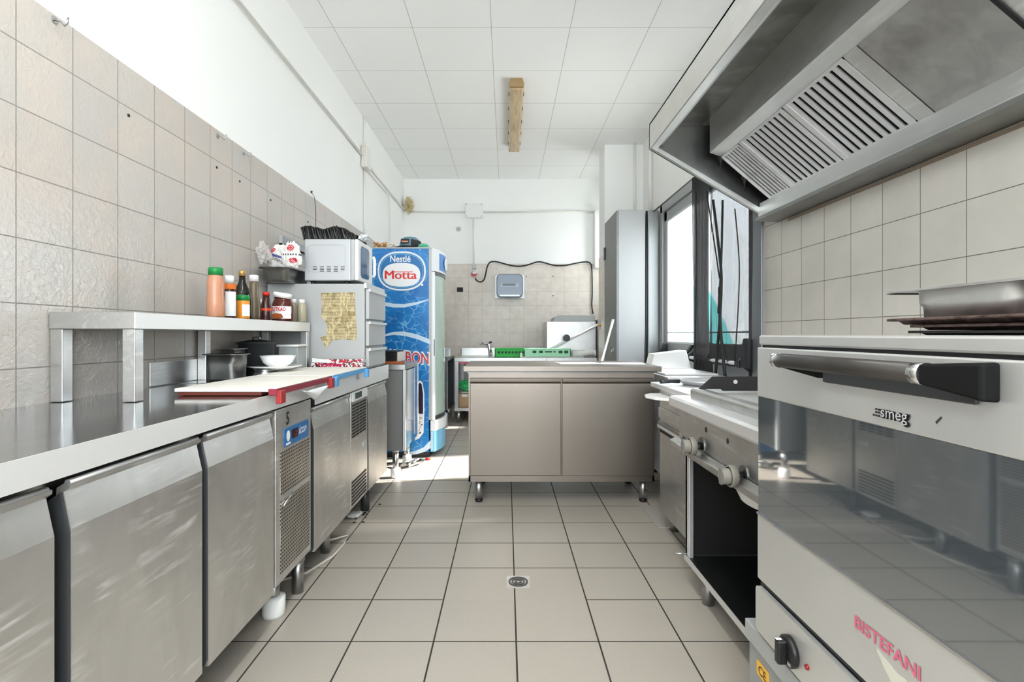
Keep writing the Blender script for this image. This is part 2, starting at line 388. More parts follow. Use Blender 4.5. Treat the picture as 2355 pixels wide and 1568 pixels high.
# ------------------------------------------------------------------ exit door in the right wall
dr = thing('door_1', None, None, (XR, 4.24, 0), kind='structure')
fr = MB()
fr.box(XR-.01, XR+.09, DY0, DY0+.12, 0, DZ).box(XR-.01, XR+.09, DY1-.07, DY1, 0, DZ).box(XR-.01, XR+.09, DY0, DY1, DZ-.09, DZ)
fr.build('door_frame', M['alu'], dr, bevel=.003)
B(XR+.012, XR+.03, DY1, DY1+.012, 0, DZ).build('sealant_strip', M['black'], dr)
def leaf(y0, y1, m1):
    lf = MB().box(XR+.01, XR+.065, y0, y0+.085, .01, 2.355).box(XR+.01, XR+.065, y1-.085, y1, .01, 2.355)
    lf.box(XR+.01, XR+.065, y0, y1, 2.26, 2.355).box(XR+.01, XR+.065, y0, y1, .93, 1.034).box(XR+.01, XR+.065, y0, y1, .01, .16)
    o = lf.build('door_leaf', m1, dr, bevel=.003)
    MB().box(XR+.025, XR+.05, y0+.085, y1-.085, .16, .93).box(XR+.015, XR+.03, y0+.085, y1-.085, .52, .535).build('lower_panel', M['alu_light'], o)
    B(XR+.03, XR+.038, y0+.085, y1-.085, 1.034, 2.26).build('glass_pane', M['glass'], o)
    bd = MB()
    for z in (1.034, 1.125, 2.245): bd.box(XR+.018, XR+.029, y0+.085, y1-.085, z, z+.012)
    for y in (y0+.085, y1-.097): bd.box(XR+.018, XR+.029, y, y+.012, 1.034, 2.257)
    bd.build('glazing_bead', M['alu_light'], o)
leaf(4.30, 5.215, M['alu']); leaf(3.315, 4.29, M['alu_dark'])
def panic(y0, y1, z, yb):
    p = MB().tube([(XR-.085, y0, z), (XR-.085, y1, z)], .014, 12).build('panic_bar', M['alu_light'], dr)
    for (yy, big) in yb:
        k = 1.5 if big else 1
        MB().prism([(XR+.015, z-.05*k), (XR+.015, z+.10*k), (XR-.03*k, z+.11*k), (XR-.07, z+.05*k), (XR-.105, z+.02), (XR-.105, z-.02), (XR-.06, z-.02)], 'y', yy-.02*k, yy+.02*k).build('bar_bracket', M['black'], p, bevel=.006)
panic(4.36, 5.13, .92, ((5.12, 0), (4.35, 0))); panic(3.36, 4.22, .925, ((3.33, 1), (4.23, 0)))

# outside the door: paving, a pale awning and a turquoise screen
tag(B(1.8, 9, 0, 12, -.08, -.02).build('pavement', mat('pale_paving', rgb(225, 224, 220), .8), loc=(5, 6, -.08)), 'pale paving outside the glazed exit door', 'pavement')
tag(B(4.6, 4.65, 9.5, 16, -.02, 2.3).build('garden_screen', mat('turquoise_board', rgb(90, 205, 200), .6), loc=(4.6, 10, -.02)), 'turquoise screen seen outside through the far glass pane', 'screen')
aw = thing('awning', 'white draped awning cloth on two poles outside the far glass pane', 'awning', (3.2, 8, -.02))
MB().grid(lambda u, v: (2.5+1.5*v, 7.0+2.0*u, 2.95-1.9*v*v+.10*math.sin(u*5)), 14, 14).build('cloth', mat('white_awning_cloth', rgb(245, 247, 250), .8), aw, thick=.006)
for y in (7.0, 9.0): MB().tube([(2.5, y, -.02), (2.5, y, 3.0)], .02, 10).build('pole', M['alu_light'], aw)
# ================================================================== LEFT SIDE
# ---- counter A: three doors and a ventilated control panel
def door_profile(z0, z1, xf, xi):      # (x, z) section of a door: flat face, upper part leaning back, rolled pull lip
    zf = z1-.085
    return [(xi, z0), (xf, z0), (xf, zf), (xf-.016, z1-.012), (xf-.004, z1-.004), (xf-.004, z1+.004), (xf-.014, z1+.006), (xf-.030, z1-.004), (xi, z1-.03)]
def counter_door(par, y0, y1, z0, z1, xf, xi, m=None):
    o = MB().prism(door_profile(z0, z1, xf, xi+.012), 'y', y0+.008, y1).build('door', m or M['steel_door'], par)
    MB().prism([(xi, z0+.004), (xf-.008, z0+.004), (xf-.002, z0+.02), (xf-.002, z1-.09), (xf-.018, z1-.012), (xi, z1-.03)], 'y', y0, y0+.010).build('end_cap', M['gasket'], o)
    MB().tube([(xf-.012, y0+.012, z1+.005), (xf-.012, y1-.004, z1+.005)], .0065, 10).build('pull_lip', M['steel_lip'], o)
    return o
XF = -.862
ca = thing('refrigerated_counter', 'near stainless refrigerated counter with big doors and black number 5 on its panel', 'counter', (-1.16, 1.38, 0), group=None)
MB().box(-1.45, -.905, .48, 2.27, .15, .832).build('body', M['steel_dark'], ca)
MB().box(XL+.002, -.857, .46, 2.283, .868, .897).box(-.875, -.857, .46, 2.283, .838, .868).build('worktop', M['steel_top'], ca, bevel=.002)
B(-.8575, -.8555, .46, 2.283, .839, .8965).build('worktop_edge', M['edge'], ca)
counter_door(ca, .50, .974, .155, .815, XF, -.906)
counter_door(ca, 1.005, 1.447, .155, .815, XF, -.906)
counter_door(ca, 1.470, 1.892, .155, .815, XF, -.906)
vent_m = steel('vent_steel', (196, 194, 186), .35, .05)
n_, l_ = nm(vent_m)
co, s = objco(vent_m)
u = math_n(vent_m, 'ADD', math_n(vent_m, 'MULTIPLY', s[1], 62.0), math_n(vent_m, 'MULTIPLY', s[2], 30.0))
rowi = math_n(vent_m, 'MULTIPLY', s[2], 70.0)
fr_ = math_n(vent_m, 'FRACT', math_n(vent_m, 'ADD', u, math_n(vent_m, 'MULTIPLY', math_n(vent_m, 'FLOOR', rowi), .5)))
hole = math_n(vent_m, 'MULTIPLY', math_n(vent_m, 'LESS_THAN', fr_, .62), math_n(vent_m, 'LESS_THAN', math_n(vent_m, 'FRACT', rowi), .55))
l_.new(mixc(vent_m, hole, rgb(205, 202, 194), rgb(50, 46, 42)), n_['Principled BSDF'].inputs['Base Color'])
l_.new(math_n(vent_m, 'SUBTRACT', 1.0, hole), n_['Principled BSDF'].inputs['Metallic'])
bump(vent_m, hole, -.6, .003)
pa = B(-.906, XF-.002, 1.912, 2.256, .165, .83).build('control_panel', M['steel_door'], ca, bevel=.003)
for z0, z1 in ((.50, .665), (.20, .475)): B(XF-.003, XF, 1.95, 2.235, z0, z1).build('vent_grille', vent_m, pa)
MB().tube([(XF+.004, 1.965, .455), (XF+.006, 2.02, .475), (XF+.004, 2.05, .482)], .004, 8).build('catch', M['chrome'], pa)
RY, UZ = Vector((0, 1, 0)), Vector((0, 0, 1))       # plane facing +X, read from the aisle: right is +Y for the camera... 
NX = XF-.0015
def face_px(y, z): return Vector((NX, y, z))
lettering('number', '5', (NX, 2.015, .785), RY, UZ, .024, .05, M['black_print'], pa, t=.001, bold=.012)
cl = MB().plane(rrect(.235, .072, .008), (NX, 2.10, .712), RY, UZ, .004).build('controller', mat('controller_blue', rgb(44, 110, 170), .35), pa)
MB().plane(rrect(.225, .066, .008), (NX-.001, 2.10, .712), RY, UZ, .0035).build('controller_rim', M['white_print'], pa)
MB().plane(rrect(.058, .036, .003), (NX+.004, 2.072, .716), RY, UZ, .0012).build('display', mat('dark_display', rgb(40, 22, 30), .2), cl)
lettering('digits', '-2', (NX+.0054, 2.075, .716), RY, UZ, .03, .022, M['red_print'], cl)
MB().plane(ell(.015, .021), (NX+.004, 2.012, .716), RY, UZ, .001).build('round_mark', M['white_print'], cl)
MB().plane(rrect(.04, .008, .002), (NX+.004, 2.012, .686), RY, UZ, .001).build('white_bar', M['white_print'], cl)
lettering('script_mark', 'icon', (NX+.004, 2.155, .720), RY, UZ, .075, .034, M['white_print'], cl, slant=.3, bold=.01)
wf_ = (.075, .043, M['white_plastic'])
legs(ca, [(-.925, 2.03), (-.925, .62)], .155, .022, M['steel_leg'], wf_)
legs(ca, [(-.905, 2.215), (-1.38, 2.2), (-1.38, .62)], .155, .025, M['steel_leg'])
# ---- counter B
cb = thing('refrigerated_counter', 'far stainless refrigerated counter with small digital display above slotted grille', 'counter', (-1.16, 3.0, 0))
MB().box(-1.45, -.905, 2.295, 3.69, .14, .80).build('body', M['steel_dark'], cb)
MB().box(XL+.002, -.857, 2.287, 3.70, .868, .899).box(-.875, -.857, 2.287, 3.70, .800, .868).build('worktop', M['steel_top'], cb, bevel=.002)
B(-.8575, -.8552, 2.287, 3.70, .80, .899).build('worktop_edge', M['edge'], cb)
tag(MB().box(XL+.0005, XL+.0055, 2.10, 3.11, .8995, 1.0).build('backsplash', M['steel'], loc=(-1.46, 2.6, .8995), bevel=.006), 'low steel upstand against the tiles at the back of the counters', 'backsplash')
counter_door(cb, 2.285, 2.82, .14, .775, XF, -.906)
counter_door(cb, 3.19, 3.68, .14, .775, XF, -.906)
pb = B(-.906, XF-.002, 2.835, 3.175, .14, .79).build('control_panel', M['steel_door'], cb, bevel=.003)
dp = MB().plane(rrect(.30, .055, .004), (NX, 3.0, .765), RY, UZ, .006).build('controller', M['white_plastic'], pb)
MB().plane(rrect(.13, .034, .003), (NX+.006, 2.96, .765), RY, UZ, .001).build('display', mat('lcd', rgb(70, 84, 84), .2), dp)
g2 = MB(); 
for i in range(11):
    for j in range(4): g2.plane(rrect(.060, .010, .002), (NX, 2.885+j*.072, .715-i*.0175), RY, UZ, .002)
g2.build('slotted_grille', M['matt_black'], pb)
g3 = MB()
for i in range(7): g3.plane(rrect(.29, .010, .002), (NX, 2.995, .285-i*.02), RY, UZ, .002)
g3.build('lower_louvres', M['matt_black'], pb)
MB().plane(rrect(.07, .028, .004), (NX, 3.10, .455), RY, UZ, .004).build('badge', M['alu_light'], pb)
legs(cb, [(-.90, 3.25), (-1.38, 3.3), (-1.38, 2.4)], .14, .027, M['gasket'])
legs(cb, [(-.93, 2.62)], .14, .024, M['steel_leg'])
# ---- wall shelf standing on the counters
sh = thing('counter_shelf', 'raised stainless shelf standing on the near counter against the tiled wall', 'shelf', (-1.33, 2.3, .898))
ZT = 1.187
MB().box(XL+.004, -1.19, 1.636, 3.095, ZT-.054, ZT).build('shelf_top', M['steel'], sh, bevel=.002)
B(-1.1905, -1.189, 1.638, 3.09, ZT-.053, ZT-.001).build('front_edge', M['edge'], sh)
for (x0, x1, y0, y1) in ((-1.232, -1.192, 1.638, 1.678), (XL+.006, XL+.046, 1.638, 1.678), (-1.232, -1.192, 3.05, 3.09), (XL+.006, XL+.046, 3.05, 3.09), (XL+.006, XL+.046, 2.42, 2.46)):
    B(x0, x1, y0, y1, .8985, ZT-.055).build('leg', M['steel'], sh, bevel=.002)
# ---- items on the shelf (the shelf top is just above eye level)
def bottle(name, label, cat, pxc, D, pxw, top_y, capc, bodym, shape, caph=.03, base=ZT, extras=None, group=None):
    X = (pxc-1165)*D/K; H = EYE-(top_y-769)*D/K-base; r = pxw*D/K/2
    t = thing(name, label, cat, (X, D, base+.0005), group)
    z = base+.0005
    hb = H-caph
    prof = [(r*a, z+hb*b) for a, b in shape]
    MB().lathe(prof, (X, D, 0)).build('body', bodym, t)
    rc = r*shape[-1][0]*1.12
    cp = MB().lathe([(rc, z+hb-.004), (rc*1.02, z+H-.004), (rc*.9, z+H)], (X, D, 0)).build('cap', capc, t)
    if extras: extras(t, X, D, z, H, r)
    return t
def label_band(t, X, D, z0, z1, r, m, name='label', a0=-180, a1=180):
    mb = MB().grid(lambda u, v: (X+r*1.012*math.cos(math.radians(a0+(a1-a0)*u)), D+r*1.012*math.sin(math.radians(a0+(a1-a0)*u)), z0+(z1-z0)*v), 32, 1)
    return mb.build(name, m, t)
straight = [(.92, 0), (1, .03), (1, .8), (.85, .93), (.62, 1)]
sauce = mat('orange_sauce_plastic', rgb(200, 142, 112), .2, alpha=.9)
bottle('sauce_bottle', 'tall squeezy bottle of pale orange sauce with a green cap', 'bottle', 496, 2.16, 38, 616, M['green'], sauce, [(.9, 0), (1, .03), (1, .35), (.93, .55), (.98, .8), (.8, .95), (.72, 1)], .028)
def e2(t, X, D, z, H, r):
    label_band(t, X, D, z+H*.68, z+H*.80, r, mat('orange_label', rgb(222, 112, 30), .5), 'orange_band')
    label_band(t, X, D, z+.01, z+H*.62, r, M['white_print'], 'white_label', -100, 10)
bottle('syrup_bottle', 'dark syrup bottle with orange band, white label and white cap', 'bottle', 528, 2.31, 27, 634, M['white_plastic'], mat('dark_brown_syrup', rgb(58, 22, 16), .2), straight, .035, extras=e2)
bottle('oil_bottle', 'dark glass oil bottle with a gold cap and long neck', 'bottle', 557, 2.52, 36, 623, M['gold'], mat('dark_bottle_glass', rgb(24, 22, 14), .08), [(.95, 0), (1, .03), (1, .55), (.8, .7), (.42, .84), (.36, 1)], .022)
def e4(t, X, D, z, H, r):
    label_band(t, X, D, z+.012, z+H*.6, r, M['white_print'], 'label', -70, 30)
bottle('spice_jar', 'small orange spice jar with a green lid in front of the dark oil bottle', 'jar', 559, 2.38, 28, 679, M['green'], mat('orange_spice', rgb(226, 142, 46), .3), [(.95, 0), (1, .05), (1, .95), (.9, 1)], .022, extras=e4)
bottle('grinder_bottle', 'clear spice grinder bottle with a white cap behind the red-capped bottle', 'bottle', 584, 2.68, 24, 633, M['white_plastic'], mat('peppery_glass', rgb(112, 98, 76), .2), [(1.2, 0), (1.25, .1), (1.15, .45), (.8, .7), (.8, .9), (.72, 1)], .03)
bottle('pepper_jar', 'tiny dark jar with a white top beside the red-capped bottle', 'jar', 599, 2.80, 12, 688, M['white_plastic'], M['black'], straight, .03)
def e6(t, X, D, z, H, r):
    label_band(t, X, D, z+H*.24, z+H*.42, r, mat('orange_red_label', rgb(214, 74, 30), .5), 'red_band')
    label_band(t, X, D, z+.02, z+H*.24, r, mat('green_label', rgb(70, 160, 50), .5), 'green_band')
bottle('sauce_bottle', 'small dark sauce bottle with a red cap and red and green label', 'bottle', 612, 2.62, 23, 672, M['red'], mat('dark_sauce', rgb(58, 26, 22), .15), [(1, 0), (1.05, .04), (1, .5), (.75, .75), (.62, 1)], .014, extras=e6)
def e8(t, X, D, z, H, r):
    label_band(t, X, D, z+.015, z+H*.52, r, M['white_print'], 'label', -160, -20)
    lettering('brand_lettering', 'NUTKAO', (X, D-r*1.02, z+H*.42), (1, 0, 0), UZ, r*1.5, .022, M['red_print'], t, t=.002, bold=.02)
    MB().plane([(-.035, -.012), (.0, -.018), (.03, -.01), (.02, .008), (-.01, .013), (-.03, .008)], (X, D-r*1.02, z+H*.2), (1, 0, 0), UZ, .0015).build('nut_picture', mat('hazelnut_print', rgb(172, 92, 44), .5), t)
nt = bottle('spread_jar', 'squat jar of hazelnut spread with a white lid sitting askew', 'jar', 650, 2.85, 48, 674, M['white_plastic'], mat('chocolate_spread', rgb(84, 32, 22), .15), [(.92, 0), (1, .05), (1, .62), (.82, .85), (.74, .9), (.74, 1)], .024, extras=e8)
for ch in nt.children:
    if ch.name.startswith('cap'):
        ch.rotation_euler = (0, math.radians(9), 0); ch.location = (-.023, 0, .003)
for i, (px, D, w_, ty, lab) in enumerate(((676, 3.0, 15, 688, 'plain small glass jar with white lid half hidden behind the spread jar'), (694, 3.035, 20, 689, 'small glass jar of pale dried herbs with white lid at the shelf end'))):
    bottle('herb_jar', lab, 'jar', px, D, w_, ty, M['white_plastic'], mat('pale_herb_glass', rgb(178, 172, 148) if i else rgb(140, 134, 116), .2), straight, .02)
# ---- dough / ingredient drawer cabinet standing on counter B
cx0, cx1, cy0, cy1 = -1.462, -.868, 3.12, 3.59
dc = thing('drawer_cabinet', 'grey metal cabinet on the counter with a torn paper notice and clear front drawers', 'cabinet', ((cx0+cx1)/2, (cy0+cy1)/2, .90))
MB().box(cx0, cx1, cy0, cy1, .90, 1.425).build('body', M['cabinet_grey'], dc, bevel=.004)
for k, (z0, z1) in enumerate(((1.21, 1.395), (1.045, 1.195), (.915, 1.03))):
    d_ = MB().box(cx1+.001, cx1+.022, cy0+.02, cy1-.02, z0, z1).build('drawer', mat('frosted_drawer_plastic', rgb(205, 207, 208), .25, alpha=.8), dc, bevel=.004)
    MB().box(cx1+.022, cx1+.032, cy0+.02, cy1-.02, z1-.016, z1).build('drawer_lip', M['alu_light'], d_)
B(cx1-.002, cx1+.012, cy0, cy1, 1.398, 1.43).build('top_rail', M['alu_light'], dc)
# torn paper notice taped to the cabinet side (local px measured on the face)
def fp(px, py, D=cy0): v = at(px, py, D); return (v.x, v.z)
npts = [fp(*p) for p in ((738, 673), (816, 672), (818, 720), (821, 770), (817, 783), (788, 779), (764, 783), (752, 799), (748, 797), (737, 776), (751, 770), (753, 745), (739, 728), (741, 700))]
pm = mat('yellowed_newsprint', rgb(196, 178, 132), .8); n_, l_ = nm(pm)
co, s = objco(pm)
lines = math_n(pm, 'GREATER_THAN', math_n(pm, 'SINE', math_n(pm, 'MULTIPLY', s[2], 700)), .1)
blk = math_n(pm, 'MULTIPLY', lines, math_n(pm, 'GREATER_THAN', noise_n(pm, co, 60, 3, .7, (1, 1, .3)), .47))
hd = math_n(pm, 'GREATER_THAN', noise_n(pm, co, 14, 3), .55)
base_ = mixc(pm, hd, rgb(204, 188, 146), rgb(172, 154, 112))
l_.new(mixc(pm, math_n(pm, 'MULTIPLY', blk, .75), base_, rgb(84, 72, 52)), n_['Principled BSDF'].inputs['Base Color'])
tag(MB().plane([(p[0]+1.1, p[1]-1.2) for p in npts], (-1.1, cy0-.0012, 1.2), (1, 0, 0), UZ, .0012).build('paper_notice', pm, loc=(-1.1, cy0, 1.2)), 'torn yellowed newsprint notice stuck on the grey drawer cabinet', 'notice')
# ---- things on top of the drawer cabinet
CT = 1.4255
def pan(name, label, c, a, b, h, m, rim=.018, z=CT, group=None, rot=0, th=.0015):
    t = thing(name, label, 'pan', (c[0], c[1], z), group)
    def rr(w_, d_): return rrect(w_, d_, min(w_, d_)*.28, c[0], c[1], 6)
    secs = [(rr(a*.86, b*.86), z+.0005), (rr(a*.93, b*.93), z+.01), (rr(a*.95, b*.95), z+h*.55), (rr(a*.975, b*.975), z+h*.6), (rr(a, b), z+h-.002), (rr(a+rim*2, b+rim*2), z+h), (rr(a+rim*2, b+rim*2), z+h-.004)]
    mb = MB(); n = len(secs[0][0]); vs = [(p[0], p[1], zz) for s_, zz in secs for p in s_]
    fs = [tuple(range(n-1, -1, -1))]+[(i*n+k, i*n+(k+1) % n, (i+1)*n+(k+1) % n, (i+1)*n+k) for i in range(len(secs)-1) for k in range(n)]
    mb.add(vs, fs, True); mb.build('pan_body', m, t, thick=th)
    t.rotation_euler.z = rot
    return t
pan('oven_dish', 'dark steel oven dish with rounded corners beside the microwave', (-1.357, 3.15), .155, .36, .082, M['steel_dark'])
mw = thing('microwave', 'silver microwave with a white door standing on the drawer cabinet', 'microwave', (-1.08, 3.33, CT))
my0, my1 = 3.16, 3.50
B(-1.25, -.965, my0, my1, CT+.022, 1.706).build('body', mat('silver_paint', rgb(186, 188, 190), .4, .3), mw, bevel=.006)
B(-.965, -.942, my0+.002, my1, CT+.024, 1.704).build('front_frame', M['cabinet_grey'], mw, bevel=.003)
md = B(-.942, -.918, my0, my1, CT+.024, 1.706).build('door', M['white_plastic'], mw, bevel=.008)
MB().plane(rrect(.19, .20, .03), (-.917, my0+.15, 1.575), RY, UZ, .002).build('door_window', mat('dark_blue_glass', rgb(52, 96, 140), .08), md)
MB().tube([(-.905, my1-.035, 1.50), (-.895, my1-.035, 1.52), (-.895, my1-.035, 1.62), (-.905, my1-.035, 1.64)], .010, 10).build('handle', M['white_plastic'], md)
vs_ = MB()
for j, (n0, n1) in enumerate(((0, 3), (0, 4), (0, 4), (0, 4), (0, 3))):
    for i in range(n0, n1): vs_.plane(rrect(.026, .0035, .0015), (-1.185+j*.043, my0, 1.535-i*.0095), (1, 0, 0), UZ, .001)
vs_.build('side_vents', M['matt_black'], mw)
MB().ring(rrect(.235, .17, .03), rrect(.229, .164, .028), (-1.115, my0, 1.585), (1, 0, 0), UZ, .0015).build('pressed_panel', M['cabinet_grey'], mw)
for x in (-1.21, -1.0):
    for y in (my0+.04, my1-.04): MB().lathe([(.014, CT+.0005), (.016, CT+.024)], (x, y, 0)).build('foot', M['black'], mw)
bagm = mat('crumpled_black_film', rgb(20, 19, 18), .28)
bb = MB().grid(lambda u, v: (-1.27+.325*u+.012*math.sin(v*9), 3.20+.24*v, 1.7075+(.075+.010*math.sin(u*11)-.035*max(0, u-.7)/.3)*(1-.55*v)*min(1, v*30+.06)+.009*noise.noise(Vector((u*14, v*9, 1)))), 60, 24)
bb.grid(lambda u, v: (-1.27+.325*u-.02*v+.004*math.sin(u*40), 3.20+.006*math.sin(u*85+6*noise.noise(Vector((u*5,0,0))))*(.3+v)-.002, 1.7080+(.078+.010*math.sin(u*11)-.035*max(0, u-.7)/.3)*v), 120, 6)
tag(bb.build('black_film', bagm, loc=(-1.09, 3.3, 1.707), thick=.001), 'crumpled shiny black plastic film lying on top of the microwave', 'plastic film')
tag(crumple(MB(), (-.915, 3.27, 1.733), .030, .05, .022, .4, 2.4, 9, 3, floor=1.7085).build('crumpled_wrapper', mat('clear_wrapper', rgb(215, 218, 220), .25), loc=(-.93, 3.27, 1.7085)), 'crumpled clear and white wrapper at the corner of the microwave top', 'wrapper')
# bread bags leaning between dish and microwave: printed film
bmats = [mat('milky_bag_film', rgb(226, 224, 220), .35), mat('bag_red_print', rgb(196, 32, 58), .4), mat('bag_blue_print', rgb(84, 88, 152), .4), mat('bag_grey_print', rgb(84, 84, 86), .4)]
def pick1(v):
    if ((v.x+.05)/.032)**2+((v.z-.052)/.016)**2 < 1: return 1 if abs(math.sin((v.z+v.x)*230)) > .3 else 0
    if abs(v.z+.3*v.x-.012) < .008 and abs(v.x-.005) < .05: return 2
    if abs(v.z+.3*v.x+.006) < .002 or abs(v.z+.3*v.x+.014) < .0015: return 3 if abs(v.x-.005) < .045 else 0
    return 0
def pick2(v):
    for (x, z, a, b) in ((.0, .045, .022, .020), (.018, -.030, .024, .016), (-.075, .065, .03, .016)):
        if ((v.x-x)/a)**2+((v.z-z)/b)**2 < 1: return 1 if abs(math.sin((v.z+v.x)*260)) > .25 else 0
    if abs(v.z-.005) < .006 and math.sin(v.x*420) > -.2: return 3
    if abs(v.z-.085) < .008 and math.sin(v.x*330) > -.1: return 3
    return 0
tag(crumple(MB(), (-1.392, 3.15, 1.578), .075, .045, .085, .24, 2.2, 2, 5, pick1, floor=1.512).build('bread_bag', bmats, loc=(-1.375, 3.2, 1.512)), 'milky plastic food bag with a red logo and blue stripe, left one', 'bag', 'food bags beside the microwave')
tag(crumple(MB(), (-1.285, 3.06, 1.585), .055, .032, .085, .24, 2.2, 5, 5, pick2, floor=1.512).build('bread_bag', bmats, loc=(-1.285, 3.17, 1.512)), 'food bag with repeated red labels pressed against the microwave', 'bag', 'food bags beside the microwave')
clf = mat('clear_film', rgb(232, 230, 226), .15, alpha=.35)
tag(crumple(MB(), (-1.425, 2.995, 1.59), .03, .045, .055, .5, 2.4, 14, 4, floor=1.515).build('clear_bag', clf, loc=(-1.42, 3.08, 1.515)), 'empty clear plastic bag hanging over the left edge of the dark oven dish', 'bag')
# wall rail above the bags
tag(MB().box(XL+.001, XL+.022, 3.30, 3.95, 1.70, 1.755).box(XL+.001, XL+.03, 3.30, 3.95, 1.70, 1.706).build('wall_rail', M['cabinet_grey'], loc=(XL, 3.6, 1.70)), 'grey metal rail screwed on the tiles above the food bags', 'rail')
tag(MB().tube([(XL+.006, 3.83, 2.18), (XL+.02, 3.86, 2.15), (XL+.06, 3.78, 2.0), (XL+.10, 3.66, 1.85), (XL+.16, 3.45, 1.745)], .002, 6).lathe([(.006, 2.175), (.008, 2.19)], (XL+.008, 3.83, 0)).build('hanging_wire', M['cable_black'], loc=(XL, 3.83, 2.18)), 'thin dark wire hanging from the tile edge behind the microwave', 'wire')
# ---- on the worktop under the shelf
WT = .8985
pan('food_container', 'deep dark steel food container under the shelf, nearest of the stack', (-1.33, 2.43), .155, .13, .125, M['steel_dark'], z=WT, rim=.012)
pan('food_container', 'small steel lidded container with a looped handle set at the back under the shelf', (-1.405, 2.63), .085, .10, .145, M['steel'], z=WT, rim=.012)
tt = thing('cake_stand', 'round dull metal stand carrying a white plate, beside the cutting board', 'stand', (-1.25, 2.66, WT))
MB().lathe([(.0, WT+.0005), (.064, WT+.0005), (.066, WT+.012), (.055, WT+.03), (.066, WT+.038), (.0, WT+.039)], (-1.25, 2.66, 0), 40).build('base', M['steel'], tt)
pl_ = thing('plate', 'wide white plate on the round metal stand under the shelf', 'plate', (-1.21, 2.66, WT+.039))
MB().lathe([(.0, WT+.0395), (.09, WT+.040), (.134, WT+.052), (.136, WT+.056), (.09, WT+.045), (0, WT+.044)], (-1.21, 2.66, 0), 48).build('plate_body', M['white_enamel'], pl_)
bw = thing('bowl', 'white bowl standing on the plate under the shelf', 'bowl', (-1.19, 2.66, WT+.0445))
zb = WT+.0445
MB().lathe([(0, zb), (.035, zb), (.07, zb+.025), (.088, zb+.062), (.084, zb+.062), (.066, zb+.028), (.03, zb+.006), (0, zb+.006)], (-1.19, 2.66, 0), 40).build('bowl_body', M['white_enamel'], bw)
bx = thing('plastic_box', 'clear plastic storage box with a white lid behind the white bowl', 'box', (-1.22, 2.97, WT))
MB().box(-1.295, -1.185, 2.90, 3.03, WT+.0005, 1.045).build('box_body', M['clear'], bx, bevel=.006)
B(-1.305, -1.181, 2.892, 3.038, 1.045, 1.058).build('box_lid', M['white_plastic'], bx, bevel=.003)
pn = thing('saucepan', 'dark lidded saucepan at the back under the shelf', 'pan', (-1.36, 2.7, WT))
zp = 1.065
pn.location = (-1.365, 2.79, WT)
MB().lathe([(0, WT+.001), (.085, WT+.001), (.09, WT+.01), (.09, zp), (.098, zp+.003), (.098, zp+.008), (.04, zp+.020), (0, zp+.022)], (-1.365, 2.79, 0), 36).build('pan_body', M['gasket'], pn)
pn.location = (-1.365, 2.79, WT)
MB().tube([(-1.385, 2.79, zp+.018), (-1.385, 2.79, zp+.035), (-1.345, 2.79, zp+.035), (-1.345, 2.79, zp+.018)], .005, 8).build('lid_handle', M['chrome'], pn)
# ---- two cutting boards hooked over the counter edge
def cboard(lab, y0, y1, ec):
    t = thing('cutting_board', lab, 'cutting board', (-1.0, (y0+y1)/2, WT))
    B(-1.178, -.845, y0, y1, .911, .924).build('board', M['board'], t, bevel=.003)
    MB().box(-1.165, -.87, y0+.002, y1-.002, .8990, .9108).build('base_tray', M['brown'], t)
    e = MB().box(-.8445, -.815, y0, y1, .898, .922).build('front_strip', ec, t, bevel=.002)
    MB().box(-.8445, -.815, y0+.002, y1-.002, .9222, .9245).build('strip_top', M['board'], t)
    for yy in (y0+.005, y1-.045): B(-.822, -.800, yy, yy+.04, .868, .915).build('hook', mat('hook_red', rgb(160, 48, 48), .4) if ec is M['burgundy'] else ec, t, bevel=.003)
cboard('near white cutting board with a burgundy front strip and red hooks', 1.81, 2.385, M['burgundy'])
cboard('far white cutting board with a light blue front strip', 2.40, 2.985, M['blue_pl'])
tag(MB().grid(lambda u, v: (-.812+.018*math.sin(v*2.5)-.02*v, 2.05+.26*u, .885-.055*v*(1-abs(2*u-1.1))), 10, 8).build('paper_scrap', mat('white_paper', rgb(238, 240, 240), .7), loc=(-.81, 2.18, .885), thick=.0012), 'white paper label hanging from the burgundy cutting board strip', 'paper')
# ---- foil and film cartons at the foot of the drawer cabinet
cm_ = mat('foil_carton', rgb(226, 222, 222), .4); n_, l_ = nm(cm_); co, s = objco(cm_)
l_.new(mixc(cm_, math_n(cm_, 'GREATER_THAN', noise_n(cm_, co, 38, 3, .6, (1, 1, 1.6)), .54), mixc(cm_, math_n(cm_, 'GREATER_THAN', noise_n(cm_, co, 55, 2), .52), rgb(232, 228, 228), rgb(58, 48, 52)), rgb(196, 36, 56)), n_['Principled BSDF'].inputs['Base Color'])
for k, (z0, z1, y0, x0, x1, lab) in enumerate(((WT+.001, WT+.046, 3.045, -1.165, -.86, 'lower foil carton with a crimson panel at the foot of the drawer cabinet'), (WT+.0465, WT+.068, 3.05, -1.16, -.855, 'upper red and grey foil carton lying on the other one'))):
    t = thing('foil_box', lab, 'box', (-1.0, y0+.03, z0), 'foil cartons by the drawer cabinet')
    B(x0, x1, y0, y0+.055, z0, z1).build('carton', cm_, t, bevel=.002)
    if k == 0:
        MB().plane(rrect(.12, .038, .003), (-1.045, y0, z0+.022), (1, 0, 0), UZ, .0012).build('crimson_panel', mat('crimson_print', rgb(180, 24, 74), .4), t)
        lettering('brand_lettering', "Cuki forno", (-1.045, y0-.0012, z0+.022), (1, 0, 0), UZ, .10, .022, M['white_print'], t, slant=.3)
    else:
        MB().plane([(-.16, .0), (-.05, -.004), (-.05, .012), (-.16, .026)], (x0+.16, y0-.001, z0+.004), (1, 0, 0), UZ, .0015).build('open_flap', M['white_plastic'], t)
